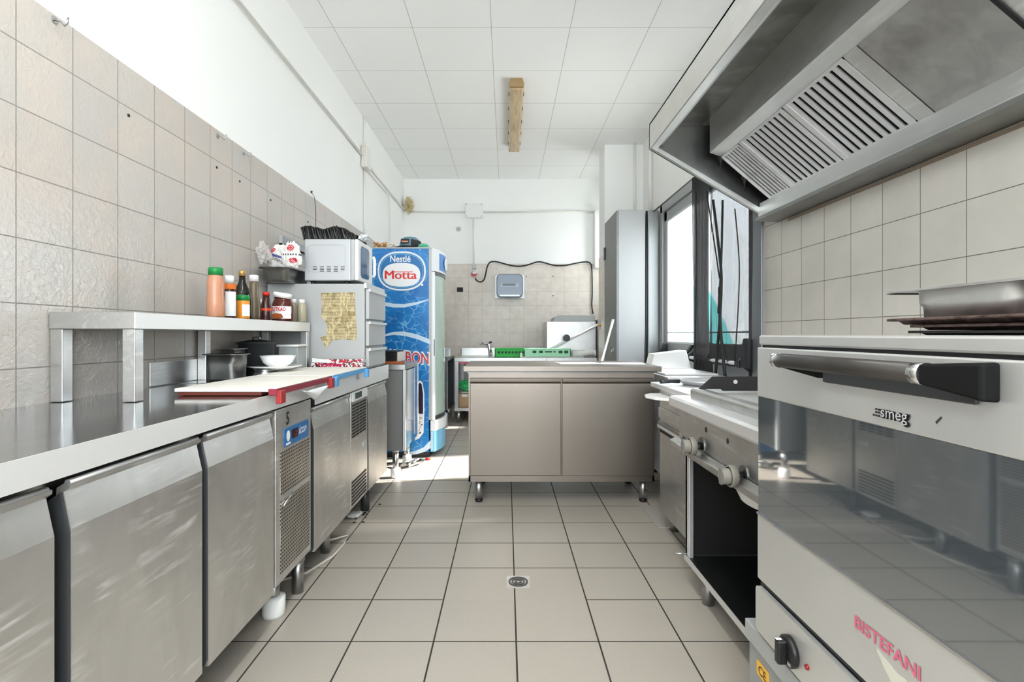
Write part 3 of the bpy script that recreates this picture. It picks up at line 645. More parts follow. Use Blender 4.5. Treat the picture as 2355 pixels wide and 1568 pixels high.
for k, (x, y, w_, lab) in enumerate(((-.885, 3.632, .04, 'small clear plastic tub on the counter end'), (-.93, 3.66, .045, 'second clear plastic tub behind the first on the counter end'))):
    t = thing('plastic_tub', lab, 'tub', (x, y, WT+.001))
    MB().lathe([(w_*.5, WT+.001), (w_*.6, WT+.05), (w_*.66, WT+.052), (w_*.66, WT+.056), (0, WT+.056)], (x, y, 0), 20).build('tub_body', M['clear'], t)

# ---- unit C: grey sided steel table with two black things on it
uc = thing('steel_cabinet', 'grey-sided steel base cabinet between the counter and the blue ice cream fridge', 'cabinet', (-1.1, 4.2, 0))
MB().box(-1.45, -.80, 3.92, 4.45, .224, .845).build('body', M['panel_grey'], uc, bevel=.002)
B(-1.46, -.777, 3.905, 4.46, .845, .885).build('top', M['steel'], uc, bevel=.002)
cd_ = MB().box(-.80, -.778, 3.93, 4.44, .235, .835).build('door', M['chrome'], uc, bevel=.003)
MB().tube([(-.765, 4.40, .26), (-.765, 4.40, .86)], .006, 10).build('edge_rod', M['alu_light'], uc)
B(-.795, -.776, 3.92, 3.945, .224, .845).build('corner_post', M['alu_light'], uc)
legs(uc, [(-.865, 3.985), (-.862, 4.42), (-1.38, 3.98), (-1.38, 4.42)], .224, .024, M['steel_leg'], (.07, .038, M['white_plastic']))
MB().plane(rrect(.03, .006, .002), (-1.0, 3.92, .32), (1, 0, 0), UZ, .001).build('slot', M['matt_black'], uc)
eq = thing('warming_tray', 'black box with pale end cap standing on the steel cabinet by the fridge', 'appliance', (-.95, 4.1, .886))
B(-1.2, -.865, 4.02, 4.3, .900, .985).build('box_body', M['black'], eq, bevel=.004)
B(-.864, -.852, 4.03, 4.29, .900, .975).build('end_cap', M['old_white'], eq, bevel=.004)
B(-1.19, -.87, 4.04, 4.28, .886, .900).build('base', M['gasket'], eq)
tag(B(-1.02, -.80, 3.925, 4.015, .886, .905).build('wooden_board', steel('orange_wood', (176, 92, 44), .5, .05, (.3, 3, 1), .3, 14, metal=0), loc=(-.91, 3.96, .886), bevel=.003), 'orange brown wooden board lying at the front of the steel cabinet top', 'board')
# ---- Nestle fridge
fz = thing('ice_cream_fridge', 'tall bright blue ice cream fridge with oval logo and curved glass door', 'fridge', (-.95, 4.93, 0))
FY = 4.63
wm = mat('blue_water_print', rgb(14, 118, 192), .3); n_, l_ = nm(wm); co, s = objco(wm)
mp = node(wm, 'ShaderNodeMapping'); mp.inputs['Scale'].default_value = (1, 1, 1.25); l_.new(co, mp.inputs[0])
nz = node(wm, 'ShaderNodeTexNoise'); nz.inputs['Scale'].default_value = 7; l_.new(mp.outputs[0], nz.inputs['Vector'])
vadd = node(wm, 'ShaderNodeVectorMath'); vadd.operation = 'MULTIPLY_ADD'; l_.new(nz.outputs['Color'], vadd.inputs[0]); vadd.inputs[1].default_value = (.14, .14, .14); l_.new(mp.outputs[0], vadd.inputs[2])
vo = node(wm, 'ShaderNodeTexVoronoi'); vo.feature = 'DISTANCE_TO_EDGE'; vo.inputs['Scale'].default_value = 11; l_.new(vadd.outputs[0], vo.inputs['Vector'])
ed = ramp(wm, vo.outputs['Distance'], (.0, .06, .75, 0))
ed = math_n(wm, 'MULTIPLY', ed, ramp(wm, noise_n(wm, co, 6, 3), (.42, .62, 0, 1)))
fld = mixc(wm, ramp(wm, noise_n(wm, co, 4, 3), (.35, .65, 0, 1)), rgb(8, 104, 180), rgb(22, 132, 206))
l_.new(mixc(wm, ed, fld, rgb(150, 214, 246)), n_['Principled BSDF'].inputs['Base Color'])
B(-1.22, -.705, FY, 5.25, .05, 1.895).build('body', wm, fz, bevel=.004)
B(-1.21, -.69, FY-.004, 5.25, 1.893, 1.905).build('top_edge', M['cabinet_grey'], fz)
B(-.705, -.680, FY+.002, 5.24, .34, 1.895).build('side_trim', M['cabinet_grey'], fz)
def bow(y0, y1, x0, dx, n=10): return [(x0, y0)]+[(x0+dx*math.sin(PI*(.12+.76*k/n))-dx*math.sin(PI*.12)*0, y0+(y1-y0)*k/n) for k in range(n+1)]+[(x0, y1)]
hdm = mat('fridge_white', rgb(232, 234, 236), .35)
MB().prism(bow(FY+.004, 5.24, -.680, .085), 'z', 1.69, 1.895).build('header', hdm, fz)
MB().prism(bow(FY+.03, 5.215, -.676, .0865), 'z', 1.71, 1.865).build('header_print', mat('header_blue', rgb(70, 134, 204), .3), fz)
MB().plane(ell(.10, .06), (-.588, 4.94, 1.79), RY, UZ, .004).build('header_oval', M['white_print'], fz)
gd = MB().prism(bow(FY+.004, FY+.05, -.680, .028), 'z', .34, 1.685).build('door_stile', hdm, fz)
MB().prism(bow(FY+.045, 5.20, -.676, .075), 'z', .37, 1.66).build('door_glass', mat('greenish_glass', rgb(178, 196, 184), .06, spec=.8), fz)
MB().prism(bow(5.19, 5.24, -.680, .04), 'z', .34, 1.685).build('door_stile', hdm, fz)
MB().prism(bow(FY+.03, 5.21, -.676, .08), 'z', 1.655, 1.685).build('door_top_rail', mat('dark_rail', rgb(96, 98, 98), .4), fz)
MB().prism(bow(FY+.03, 5.21, -.676, .08), 'z', .345, .375).build('door_bottom_rail', mat('dark_rail2', rgb(60, 62, 64), .4), fz)
MB().box(-.664, -.654, FY+.012, FY+.028, .92, 1.07).build('door_grip', M['gasket'], fz)
MB().prism(bow(FY+.002, 5.24, -.690, .11), 'z', .24, .335).build('plinth_top', hdm, fz)
MB().prism(bow(FY+.01, 5.22, -.690, .095), 'z', .05, .24).build('plinth', mat('plinth_light_blue', rgb(132, 200, 236), .3), fz)
gg = MB()
for k in range(9): gg.box(-.688, -.668, FY+.0095-.0012, FY+.011, .07+k*.019, .08+k*.019)
gg.build('plinth_slats', hdm, fz)
B(-1.2, -.70, FY+.02, 5.22, .0, .05).build('base', M['black'], fz)
FX, FU, FO = Vector((1, 0, 0)), UZ, FY-.0002
def fxz(px, py): v = at(px, py, FY); return v.x, v.z
cxl, czl = fxz(924, 623)
lb = mat('logo_blue', rgb(10, 112, 180), .3)
MB().plane(ell(.218, .178, 60, 2.35), (cxl, FO-.0005, czl), FX, FU, .001).build('logo_ring', M['white_print'], fz)
MB().plane(ell(.203, .163, 60, 2.35), (cxl, FO-.0017, czl), FX, FU, .001).build('logo_field', lb, fz)
MB().ring(ell(.196, .156, 60, 2.35), ell(.191, .151, 60, 2.35), (cxl, FO-.0028, czl), FX, FU, .0006).build('logo_line', mat('pale_blue_print', rgb(120, 190, 226), .4), fz)
MB().plane(ell(.170, .108, 60, 2.5), (cxl-.002, FO-.0029, czl-.035), FX, FU, .001).build('logo_oval', M['white_print'], fz)
x_, z_ = fxz(921, 595)
lettering('logo_lettering', 'Nestlé', (x_, FO-.003, z_), FX, FU, .185, .060, M['white_print'], fz, bold=.018)
x_, z_ = fxz(922, 632)
lettering('logo_lettering', 'Motta', (x_-.003, FO-.0042, z_), FX, FU, .285, .075, mat('motta_red', rgb(226, 36, 22), .4), fz)
lettering('logo_lettering', 'Motta', (x_+.003, FO-.0045, z_), FX, FU, .285, .075, bpy.data.materials['motta_red'], fz)
MB().plane([(-.10, 0), (.09, 0), (.092, .006), (-.098, .006)], (x_+.02, FO-.0042, z_+.024), FX, FU, .001).build('logo_bar', bpy.data.materials['motta_red'], fz)
x_, z_ = fxz(971, 655); MB().plane(ell(.010, .011, 16), (x_, FO-.0005, z_), FX, FU, .001).build('logo_dot', M['white_print'], fz)
def arcband(cx, cz, pts_top, pts_bot, m, name):
    P_ = [fxz(*p) for p in pts_top]+[fxz(*p) for p in pts_bot[::-1]]
    return MB().plane([(p[0]-cx, p[1]-cz) for p in P_], (cx, FO-.0005, cz), FX, FU, .0008).build(name, m, fz)
sw = mat('swoosh_white', rgb(206, 228, 244), .4)
arcband(-.95, 1.3, ((882, 694), (905, 698), (930, 699), (960, 694), (985, 688)), ((882, 703), (905, 707), (930, 707), (960, 700), (985, 690)), sw, 'swoosh')
arcband(-.95, 1.0, ((884, 769), (905, 763), (930, 762), (960, 769), (990, 781)), ((884, 773), (905, 770), (930, 772), (960, 780), (990, 792)), sw, 'swoosh')
arcband(-.8, .3, ((935, 1040), (955, 1037), (975, 1028), (990, 1012)), ((940, 1046), (960, 1044), (978, 1038), (990, 1030)), sw, 'swoosh')
x_, z_ = fxz(929, 820)
lettering('brand_outline', 'MAXIBON', (x_, FO-.0012, z_), (1, 0, -.09), FU, .47, .125, M['white_print'], fz, bold=.06)
lettering('brand_lettering', 'MAXIBON', (x_, FO-.0024, z_), (1, 0, -.09), FU, .45, .10, mat('brand_red', rgb(214, 60, 60), .4), fz, bold=.015)
P_ = [fxz(*p) for p in ((960, 880), (966, 874), (972, 880), (976, 905), (976, 950), (974, 995), (964, 1008), (955, 1012), (952, 1000), (954, 950), (956, 910))]
MB().plane([(p[0]+.8, p[1]-.6) for p in P_], (-.8, FO-.0005, .6), FX, FU, .001).build('ice_cream_outline', M['white_print'], fz)
P_ = [fxz(*p) for p in ((962, 884), (966, 879), (970, 884), (973, 905), (973, 952), (957, 950), (958, 912))]
MB().plane([(p[0]+.8, p[1]-.6) for p in P_], (-.8, FO-.0018, .6), FX, FU, .001).build('chocolate_picture', mat('chocolate_print', rgb(38, 24, 50), .4), fz)
bm_ = MB()
random.seed(3)
for k in range(26):
    px, py = 957+random.random()*14, 957+random.random()*42
    x2, z2 = fxz(px, py); bm_.plane(ell(.0045, .004, 8), (x2, FO-.0018, z2), FX, FU, .001)
bm_.build('biscuit_dots', bpy.data.materials['chocolate_print'], fz)
# things on top of the fridge
FT = 1.908
cp = thing('baseball_cap', 'blue-grey baseball cap with an orange patch lying on the blue fridge', 'cap', (-.90, 4.80, FT))
cc = (-.905, 4.80)
capb = mat('blue_grey_cloth', rgb(112, 148, 166), .8); capd = mat('dark_cap_cloth', rgb(56, 54, 54), .8)
MB().lathe([(.098, FT+.022), (.099, FT+.045), (.088, FT+.085), (.060, FT+.112), (.0, FT+.124)], (cc[0], cc[1], 0), 32, 1, 1).build('crown', capb, cp, thick=.002)
MB().grid(lambda u, v: (cc[0]-.02+.12*(u-.5)*1.5, cc[1]-.085-.085*v*math.sin(PI*(.12+.76*u)), FT+.026-.024*v-.012*abs(2*u-1)**2+.004), 14, 6).build('brim', capd, cp, thick=.003)
MB().grid(lambda u, v: (cc[0]+.1015*math.sin(.25+u*1.4), cc[1]-.1015*math.cos(.25+u*1.4)*(1), FT+.024+.062*v*(1-.2*u)), 12, 6).build('mesh_back', capd, cp, thick=.002)
MB().plane(rrect(.075, .044, .008), (cc[0]-.03, cc[1]-.0985, FT+.066), (1, 0, 0), (0, .25, 1), .004).build('patch', capd, cp)
MB().plane(rrect(.060, .014, .003), (cc[0]-.03, cc[1]-.1035, FT+.062), (1, 0, 0), (0, .25, 1), .001).build('patch_stripe', mat('orange_thread', rgb(226, 150, 110), .7), cp)
tag(crumple(MB(), (-.765, 4.72, FT+.018), .045, .045, .026, .4, 2.5, 4, 4, floor=FT+.0005).build('green_bag', mat('pale_green_film', rgb(112, 200, 160), .4), loc=(-.8, 4.74, FT)), 'small crumpled green plastic bag beside the cap on the fridge', 'bag')
tag(crumple(MB(), (-1.125, 4.72, FT+.024), .09, .055, .032, .45, 2.8, 6, 4, lambda v: 1 if v.x > .03 or noise.noise(v*40) > .25 else 0, floor=FT+.0005).build('bread_wrapper', [mat('orange_wrapper', rgb(196, 140, 70), .45), mat('wrapper_white', rgb(222, 216, 206), .45)], loc=(-1.11, 4.72, FT)), 'crumpled orange and white wrapper on the left of the fridge top', 'wrapper')
tag(MB().box(XL+.001, XL+.06, 4.72, 4.98, 1.80, 2.03).ring(rrect(.25, .22, .01), rrect(.22, .19, .01), (XL+.061, 4.85, 1.915), RY, UZ, .003).build('wall_box', M['cabinet_grey'], loc=(XL, 4.85, 1.80)), 'grey wall box on the left wall beside the fridge top', 'wall box')
# ---- floor clutter left
tag(MB().tube([(-1.02, 2.62, .10), (-.93, 2.70, .03), (-.875, 2.82, .006), (-.86, 2.70, .006), (-.87, 2.55, .006), (-.93, 2.38, .006), (-1.02, 2.30, .006), (-1.1, 2.28, .006)], .006, 8).build('power_cable', M['old_white'], loc=(-.9, 2.6, 0)), 'white power cable looping out from under the far counter', 'cable')
cr = MB()
random.seed(11)
for k in range(16):
    x, y = -.93+random.random()*.10, 3.0+random.random()*.35
    crumple(cr, (x, y, .003), .006+.006*random.random(), .01, .003, .3, 2, k, 1)
tag(cr.build('crumbs', M['cable_black'], loc=(-.9, 3.1, 0), kind='stuff'), 'dark crumbs scattered on the floor tiles beside the far counter', 'crumbs')
tag(crumple(MB(), (-.935, 3.13, .014), .045, .05, .012, .3, 2, 3, 3, floor=.0006).build('paper_scrap', M['white_plastic'], loc=(-.93, 3.13, 0)), 'crumpled white paper scrap on the floor under the far counter', 'paper')
dt = thing('drain_pipe', 'tangle of steel valve and hose on the floor by the fridge', 'pipe', (-.80, 4.35, 0))
MB().tube([(-1.05, 4.3, .02), (-.95, 4.30, .03), (-.88, 4.22, .028), (-.82, 4.28, .03), (-.76, 4.36, .05), (-.72, 4.40, .03)], .014, 10).tube([(-.90, 4.2, .018), (-.84, 4.25, .06), (-.78, 4.33, .04)], .010, 8).build('hose', M['steel_dark'], dt)
MB().tube([(-.83, 4.26, .028), (-.74, 4.38, .034)], .022, 12).build('valve_body', M['chrome'], dt)
tag(MB().lathe([(.0, .0005), (.022, .0005), (.024, .014), (0, .016)], (-.70, 4.55, 0), 16).build('bottle_cap', M['red'], loc=(-.70, 4.55, 0)), 'small red plastic cap on the floor in front of the fridge', 'cap')
fd = thing('floor_drain', 'square steel floor drain with round slotted grate in the aisle', 'drain', (.052, 2.30, 0))
B(.0, .105, 2.245, 2.355, .0005, .003).build('frame', M['steel'], fd)
for r0, r1 in ((.044, .036), (.030, .023), (.017, .010)):
    MB().ring(ell(r0, r0, 32), ell(r1, r1, 32), (.0525, 2.30, .003), (1, 0, 0), (0, 1, 0), .002).build('grate_ring', M['gasket'], fd)
tag(B(.87, 1.06, 2.94, 3.32, .0005, .006).build('floor_mat', mat('grey_mat', rgb(172, 167, 158), .7), loc=(.96, 3.13, 0), bevel=.002), 'flat grey mat on the floor beside the stove', 'mat')
# ---- wall hooks and screws on the left tiles
def wallhook(px, py, lab, s_=1.0):
    D = K*1.47/(1165-px); z = EYE-(py-769)*D/K
    t = thing('wall_hook', lab, 'hook', (XL, D, z))
    MB().lathe([(.010*s_, 0), (.012*s_, .003)], (XL, D, z), 14, ax='x').build('base', M['chrome'], t)
    MB().tube([(XL+.002, D, z), (XL+.022*s_, D, z-.006*s_), (XL+.034*s_, D, z-.020*s_), (XL+.044*s_, D, z-.012*s_), (XL+.046*s_, D, z+.006*s_)], .003*s_, 8).build('hook_arm', M['steel_leg'], t)
wallhook(124, 45, 'bent steel hook high on the left wall, nearest of three')
wallhook(500, 312, 'small steel wall hook on the tiles, middle of three'); wallhook(560, 353, 'small steel wall hook on the tiles, farthest of three', .9)
for i, (px, py, lab) in enumerate(((295, 265, 'dark screw plug in the left wall tiles, nearest and highest'), (498, 385, 'dark screw plug in the tiles below the middle hook'), (551, 417, 'dark screw plug in the tiles below the farthest hook'), (622, 460, 'dark screw plug in the tiles above the dark oven dish'), (708, 510, 'dark screw plug in the tiles just left of the black film'))):
    D = K*1.47/(1165-px); z = EYE-(py-769)*D/K
    tag(MB().lathe([(.006, 0), (.006, .003), (0, .0035)], (XL+.0002, D, z), 12, ax='x').build('wall_plug', M['cable_black'], loc=(XL, D, z)), lab, 'screw plug')
# ---- conduits
pl = M['plaster']; cdm = mat('conduit_white', rgb(236, 234, 228), .5)
tag(MB().tube([(XL+.014, -1.9, 2.915), (XL+.014, 5.15, 2.925)], .0125, 10).build('conduit', cdm, loc=(XL, 1.5, 2.92)), 'long white conduit running along the left wall below the ceiling', 'conduit')
tag(MB().tube([(XL+.014, 5.34, 2.90), (XL+.014, 7.30, 2.885)], .0125, 10).build('conduit', cdm, loc=(XL, 6.3, 2.9)), 'white conduit on the left wall from junction box to the far corner', 'conduit')
tag(MB().tube([(XL+.012, 5.33, 2.84), (XL+.012, 6.30, 2.84), (XL+.012, 6.38, 2.78), (XL+.012, 6.38, 2.16)], .009, 10).build('conduit', cdm, loc=(XL, 6.3, 2.16)), 'thin white conduit bending down the left wall behind the fridge', 'conduit')
tag(MB().tube([(XL+.012, 5.246, 3.348), (XL+.012, 5.246, 3.04)], .011, 10).build('conduit', cdm, loc=(XL, 5.246, 3.0)), 'short vertical conduit from ceiling to junction box on the left wall', 'conduit')
tag(MB().tube([(XL+.012, 5.246, 2.80), (XL+.012, 5.246, 2.04)], .011, 10).build('conduit', cdm, loc=(XL, 5.246, 2.04)), 'vertical conduit dropping from junction box behind the microwave', 'conduit')
jb = thing('junction_box', 'aged white junction box where conduits meet on the left wall', 'junction box', (XL, 5.246, 2.92))
B(XL+.001, XL+.05, 5.16, 5.33, 2.81, 3.03).build('box_body', M['old_white'], jb, bevel=.008)
B(XL+.050, XL+.058, 5.165, 5.325, 2.815, 3.025).build('box_cover', M['white_plastic'], jb, bevel=.004)
tag(crumple(MB(), (XL+.085, 7.24, 2.95), .05, .06, .09, .8, 4.5, 21, 4).build('foam_clump', mat('yellowed_foam', rgb(206, 190, 150), .9), loc=(XL+.07, 7.24, 2.93)), 'yellowed clump of crumpled foam in the far left corner on the conduit', 'foam')
# ================================================================== BACK
BY = YB
RX = Vector((1, 0, 0))
def bk(px, py, d=0): return at(px, py, BY-d)
tag(MB().tube([bk(943, 487, .014), bk(1071, 487, .014)], .014, 10).build('conduit', cdm, loc=bk(1000, 487)), 'white horizontal conduit on the back wall left of its junction box', 'conduit')
tag(MB().tube([bk(1111, 487, .014), bk(1372, 487, .014)], .014, 10).build('conduit', cdm, loc=bk(1240, 487)), 'white horizontal conduit on the back wall right of its junction box', 'conduit')
tag(MB().tube([bk(1089, 503, .014), bk(1090, 608, .014)], .013, 10).build('conduit', cdm, loc=bk(1089, 600)), 'white conduit dropping from back wall junction box to the red socket', 'conduit')
jb = thing('junction_box', 'square white junction box with four screws on the back wall', 'junction box', bk(1091, 486))
a, b = bk(1071, 502), bk(1111, 469)
B(a.x, b.x, BY-.06, BY-.001, a.z, b.z).build('box_body', M['white_plastic'], jb, bevel=.006)
for px, py in ((1074, 472), (1108, 472), (1074, 499), (1108, 499)):
    q = bk(px, py); MB().plane(ell(.006, .006, 10), (q.x, BY-.060, q.z), RX, UZ, .002).build('screw', M['gasket'], jb)
so = thing('industrial_socket', 'red and white industrial socket with plug hanging on the back wall', 'socket', bk(1091, 625))
q = bk(1091, 613); MB().box(q.x-.028, q.x+.028, BY-.06, BY-.001, q.z-.035, q.z+.03).build('socket_housing', M['cabinet_grey'], so, bevel=.005)
q = bk(1091, 630); MB().lathe([(.050, -.085), (.050, -.045)], (q.x, BY, q.z), 24, ax='y').build('plug_ring', M['white_plastic'], so)
MB().lathe([(.0, -.088), (.046, -.086)], (q.x, BY, q.z), 24, ax='y').build('plug_face', M['white_plastic'], so)
MB().plane([(-.046, -.006), (.046, -.006), (.04, -.024), (.02, -.04), (-.02, -.04), (-.04, -.024)], (q.x, BY-.0885, q.z), RX, UZ, .003).build('red_band', M['red'], so)
path = [(1093, 640), (1098, 646), (1106, 648), (1113, 643), (1117, 630), (1120, 615), (1126, 604), (1136, 601), (1152, 604), (1170, 609), (1190, 612), (1210, 610), (1236, 602), (1252, 604), (1275, 610), (1300, 610), (1325, 605), (1348, 602), (1358, 606), (1361, 618), (1362, 650), (1362, 680), (1361, 702), (1364, 722)]
def smooth_path(pts, n=4):
    out = []
    for i in range(len(pts)-1):
        p0, p1, p2, p3 = pts[max(i-1, 0)], pts[i], pts[i+1], pts[min(i+2, len(pts)-1)]
        for k in range(n):
            t = k/n; out.append(tuple(.5*((2*b)+(-a+c)*t+(2*a-5*b+4*c-d)*t*t+(-a+3*b-3*c+d)*t**3) for a, b, c, d in zip(p0, p1, p2, p3)))
    return out+[pts[-1]]
tag(MB().tube([bk(x, y, .025) for x, y in smooth_path(path)], .0095, 8).build('power_cable', M['cable_black'], loc=bk(1240, 605)), 'black power cable looping along the back wall tile edge', 'cable')
ds = thing('paper_dispenser', 'smoky blue paper towel dispenser on the tiled back wall', 'dispenser', bk(1172, 660))
a, b = bk(1138, 687), bk(1206, 633)
B(a.x, b.x, BY-.03, BY-.001, a.z, b.z).build('back_plate', M['alu_light'], ds, bevel=.006)
dbm = mat('smoky_blue_plastic', rgb(112, 128, 148), .2)
q = bk(1172, 659)
MB().plane(rrect(.37, .33, .06, 0, 0), (q.x, BY-.03, q.z), RX, UZ, .13).build('cover', dbm, ds, bevel=.012)
MB().plane(rrect(.26, .055, .012), (q.x, BY-.16, q.z+.005), RX, UZ, .006).build('slot_lip', mat('slot_blue', rgb(140, 154, 170), .2), ds)
MB().plane(rrect(.18, .030, .006), (q.x-.01, BY-.166, q.z+.012), RX, UZ, .003).build('window_slot', mat('slot_dark', rgb(84, 88, 96), .3), ds)
MB().plane(rrect(.28, .022, .006), (q.x, BY-.16, q.z-.14), RX, UZ, .006).build('tear_bar', M['alu_light'], ds)
q = bk(1058, 666); tag(B(q.x-.043, q.x+.043, BY-.012, BY-.0005, q.z-.032, q.z+.032).build('socket_opening', M['matt_black'], loc=q, bevel=.003), 'small black open socket box in the back wall tiles', 'socket')
for px, py, lab in ((1210, 635, 'dark screw hole in back wall tiles just right of the dispenser'), (1272, 680, 'dark screw hole in back wall tiles halfway to the dishwasher'), (1272, 635, 'faint screw hole under the black cable on the back wall')):
    q = bk(px, py); tag(MB().lathe([(0, -.004), (.008, -.003), (.008, 0)], q, 10, ax='y').build('wall_plug', M['cable_black'], loc=q), lab, 'screw plug')
q = bk(1055, 527); tag(crumple(MB(), (q.x, BY-.006, q.z), .03, .006, .03, .5, 3, 2, 2).build('plaster_chip', M['cabinet_grey'], loc=q), 'small grey chipped patch on the white back wall', 'chip')
# sink counter along the back wall
sk = thing('sink_counter', 'stainless sink counter with lower shelf along the back wall', 'counter', (.1, 6.85, 0))
SX0, SX1, SY, SZ = -.66, .50, 6.45, .82
MB().box(SX0, SX1, SY, BY-.03, SZ-.05, SZ).box(SX1, 1.14, SY, 6.64, SZ-.05, SZ).build('worktop', M['steel'], sk, bevel=.003)
B(SX0+.02, SX1, BY-.03, BY-.002, SZ, SZ+.10).build('backsplash', M['steel'], sk)
for (x0, y0) in ((SX0+.005, SY+.01), (SX1-.05, SY+.01), (SX0+.005, BY-.08), (SX1-.05, BY-.08)): B(x0, x0+.045, y0, y0+.045, .16, SZ-.05).build('post', M['steel'], sk)
MB().box(SX0, SX1, SY+.005, BY-.03, .15, .185).build('lower_shelf', M['steel'], sk)
B(SX0+.05, SX1-.05, BY-.05, BY-.035, .185, SZ-.05).build('back_panel', M['steel_dark'], sk)
B(SX0+.06, SX0+.24, SY+.0, SY+.006, SZ-.075, SZ-.052).build('pink_strip', M['pink_print'], sk)
legs(sk, [(SX0+.05, SY+.04), (SX1-.05, SY+.04), (SX0+.05, BY-.08)], .15, .024, M['steel_leg'])
tp = thing('tap', 'dark chrome tap leaning left over the back sink', 'tap', at(1128, 822, 7.1))
q = at(1128, 822, 7.1)
MB().tube([(q.x, 7.1, SZ), (q.x-.01, 7.1, SZ+.09), (q.x-.025, 7.1, SZ+.15), (q.x-.05, 7.09, SZ+.18)], [.028, .024, .022, .018], 12).tube([(q.x-.01, 7.1, SZ+.16), (q.x-.13, 7.05, SZ+.175), (q.x-.14, 7.04, SZ+.16)], .013, 10).build('spout', M['chrome'], tp)
MB().tube([(q.x-.02, 7.1, SZ+.185), (q.x+.02, 7.1, SZ+.19)], .012, 8).build('lever', M['gasket'], tp)
st2 = thing('steel_rack', 'dark steel rack with trays behind the ice cream fridge', 'rack', (-.84, 6.6, 0))
MB().box(-1.25, -.70, 6.1, 6.9, .80, .83).box(-1.25, -.70, 6.1, 6.9, .18, .21).build('shelves', M['steel_dark'], st2)
MB().box(-1.24, -.71, 6.86, 6.89, .21, .80).build('back_panel', M['gasket'], st2)
for x, y in ((-.735, 6.1), (-1.25, 6.1), (-.735, 6.87), (-1.25, 6.87)): B(x, x+.03, y, y+.03, .0, .80).build('post', M['steel_dark'], st2)
tag(B(-.92, -.71, 6.2, 6.5, .8305, .95).build('steel_tray', M['steel'], loc=(-.8, 6.35, .83), bevel=.01), 'small steel container on the dark rack behind the fridge', 'container')
tag(crumple(MB(), (-.52, 6.62, .45), .11, .10, .075, .35, 2, 31, 4, floor=.385).build('green_bag', mat('green_film', rgb(60, 182, 110), .4), loc=(-.52, 6.62, .35)), 'bright green plastic bag on the lower shelf of the sink counter', 'bag')
bx2 = thing('cardboard_box', 'brown cardboard box with white label under the green bag', 'box', (-.5, 6.62, .1855))
B(-.605, -.42, 6.52, 6.72, .1855, .36).build('box_body', mat('cardboard', rgb(196, 164, 124), .85), bx2, bevel=.003)
B(-.57, -.50, 6.515, 6.52, .32, .35).build('box_label', M['white_print'], bx2)
tag(crumple(MB(), (-.50, 6.60, .370), .10, .08, .012, .2, 2, 33, 3, floor=.361).build('white_cloth', M['white_plastic'], loc=(-.5, 6.6, .36)), 'white cloth squeezed between cardboard box and green bag', 'cloth')
# crates on the sink counter
def crate(lab, x0, x1, y0, y1, z0, h, m, slots):
    t = thing('crate', lab, 'crate', ((x0+x1)/2, (y0+y1)/2, z0))
    MB().box(x0, x1, y0, y0+.012, z0, z0+h).box(x0, x1, y1-.012, y1, z0, z0+h).box(x0, x0+.012, y0, y1, z0, z0+h).box(x1-.012, x1, y0, y1, z0, z0+h).box(x0, x1, y0, y1, z0, z0+.006).box(x0-.006, x1+.006, y0-.006, y0+.006, z0+h-.014, z0+h).build('crate_body', m, t, bevel=.002)
    s_ = MB()
    for (cx, cz, w_, h_) in slots: s_.plane(rrect(w_, h_, min(w_, h_)*.3), (x0+cx*(x1-x0), y0-.0005, z0+cz*h), RX, UZ, .002)
    s_.build('slots', mat('dark_green_slot', rgb(24, 84, 52), .6), t)
crate('bright green plastic crate on the sink counter', -.155, .30, 6.66, 6.99, SZ+.001, .11, M['green_crate'], [(.12+k*.1, .55, .032, .030) for k in range(8)])
crate('pale green plastic crate in front of the bright green one', .222, .813, 6.46, 6.53, SZ+.013, .105, M['pale_green'], [(.22, .6, .05, .03), (.36, .6, .05, .03), (.52, .6, .09, .016), (.65, .6, .03, .016), (.78, .58, .05, .035), (.9, .58, .05, .035)])
tag(MB().box(.17, .98, 6.452, 6.615, SZ+.001, SZ+.012).box(.17, .20, 6.452, 6.615, SZ+.012, SZ+.06).build('white_tray', M['white_plastic'], loc=(.5, 6.5, SZ), bevel=.003), 'white plastic tray under the pale green crate', 'tray')
tag(MB().tube([(.84, 6.54, SZ+.056), (1.12, 6.54, SZ+.056)], .042, 16).tube([(1.10, 6.54, SZ+.05), (1.14, 6.54, SZ+.05)], [.03, .045], 12).build('paper_roll', M['white_plastic'], loc=(1.0, 6.48, SZ+.01)), 'white roll lying right of the pale green crate', 'roll')
# dishwasher with hood handle
dw = thing('dishwasher', 'stainless hood dishwasher with diagonal bar handle by the pillar', 'dishwasher', (.86, 6.85, 0))
DX0, DX1, DYf = .522, 1.165, 6.66
MB().box(DX0, DX1, DYf+.02, BY-.1, .10, .80).build('body', M['steel'], dw, bevel=.004)
MB().box(DX0, DX1, DYf, BY-.08, .80, 1.285).build('hood', M['steel'], dw, bevel=.006)
B(DX1+.0, DX1+.022, DYf+.01, BY-.1, .80, 1.30).build('side_post', M['gasket'], dw)
MB().prism([(DX0+.09, 1.286), (DX1+.01, 1.286), (DX1+.01, 1.37), (DX0+.18, 1.37), (DX0+.12, 1.345)], 'y', DYf+.12, BY-.1).build('top_duct', M['cabinet_grey'], dw, bevel=.004)
for x in (DX0+.05, DX1-.05): MB().tube([(x, 6.6, 0), (x, 6.6, .10)], .02, 10).build('leg', M['steel_leg'], dw)
ha, hb = at(1256, 808, 6.56), at(1376, 746, 6.56)
hl = MB().tube([ha, hb], .014, 12).build('handle_bar', M['white_plastic'], dw)
hc = at(1303, 777, 6.54); MB().lathe([(.045, -.012), (.045, .012)], (hc.x, hc.y, hc.z), 24, ax='y').build('handle_disc', M['gasket'], dw)
MB().tube([hb, (hb.x, 6.66, hb.z)], .012, 10).tube([ha, (ha.x, 6.66, ha.z)], .012, 10).build('handle_arm', M['gasket'], dw)
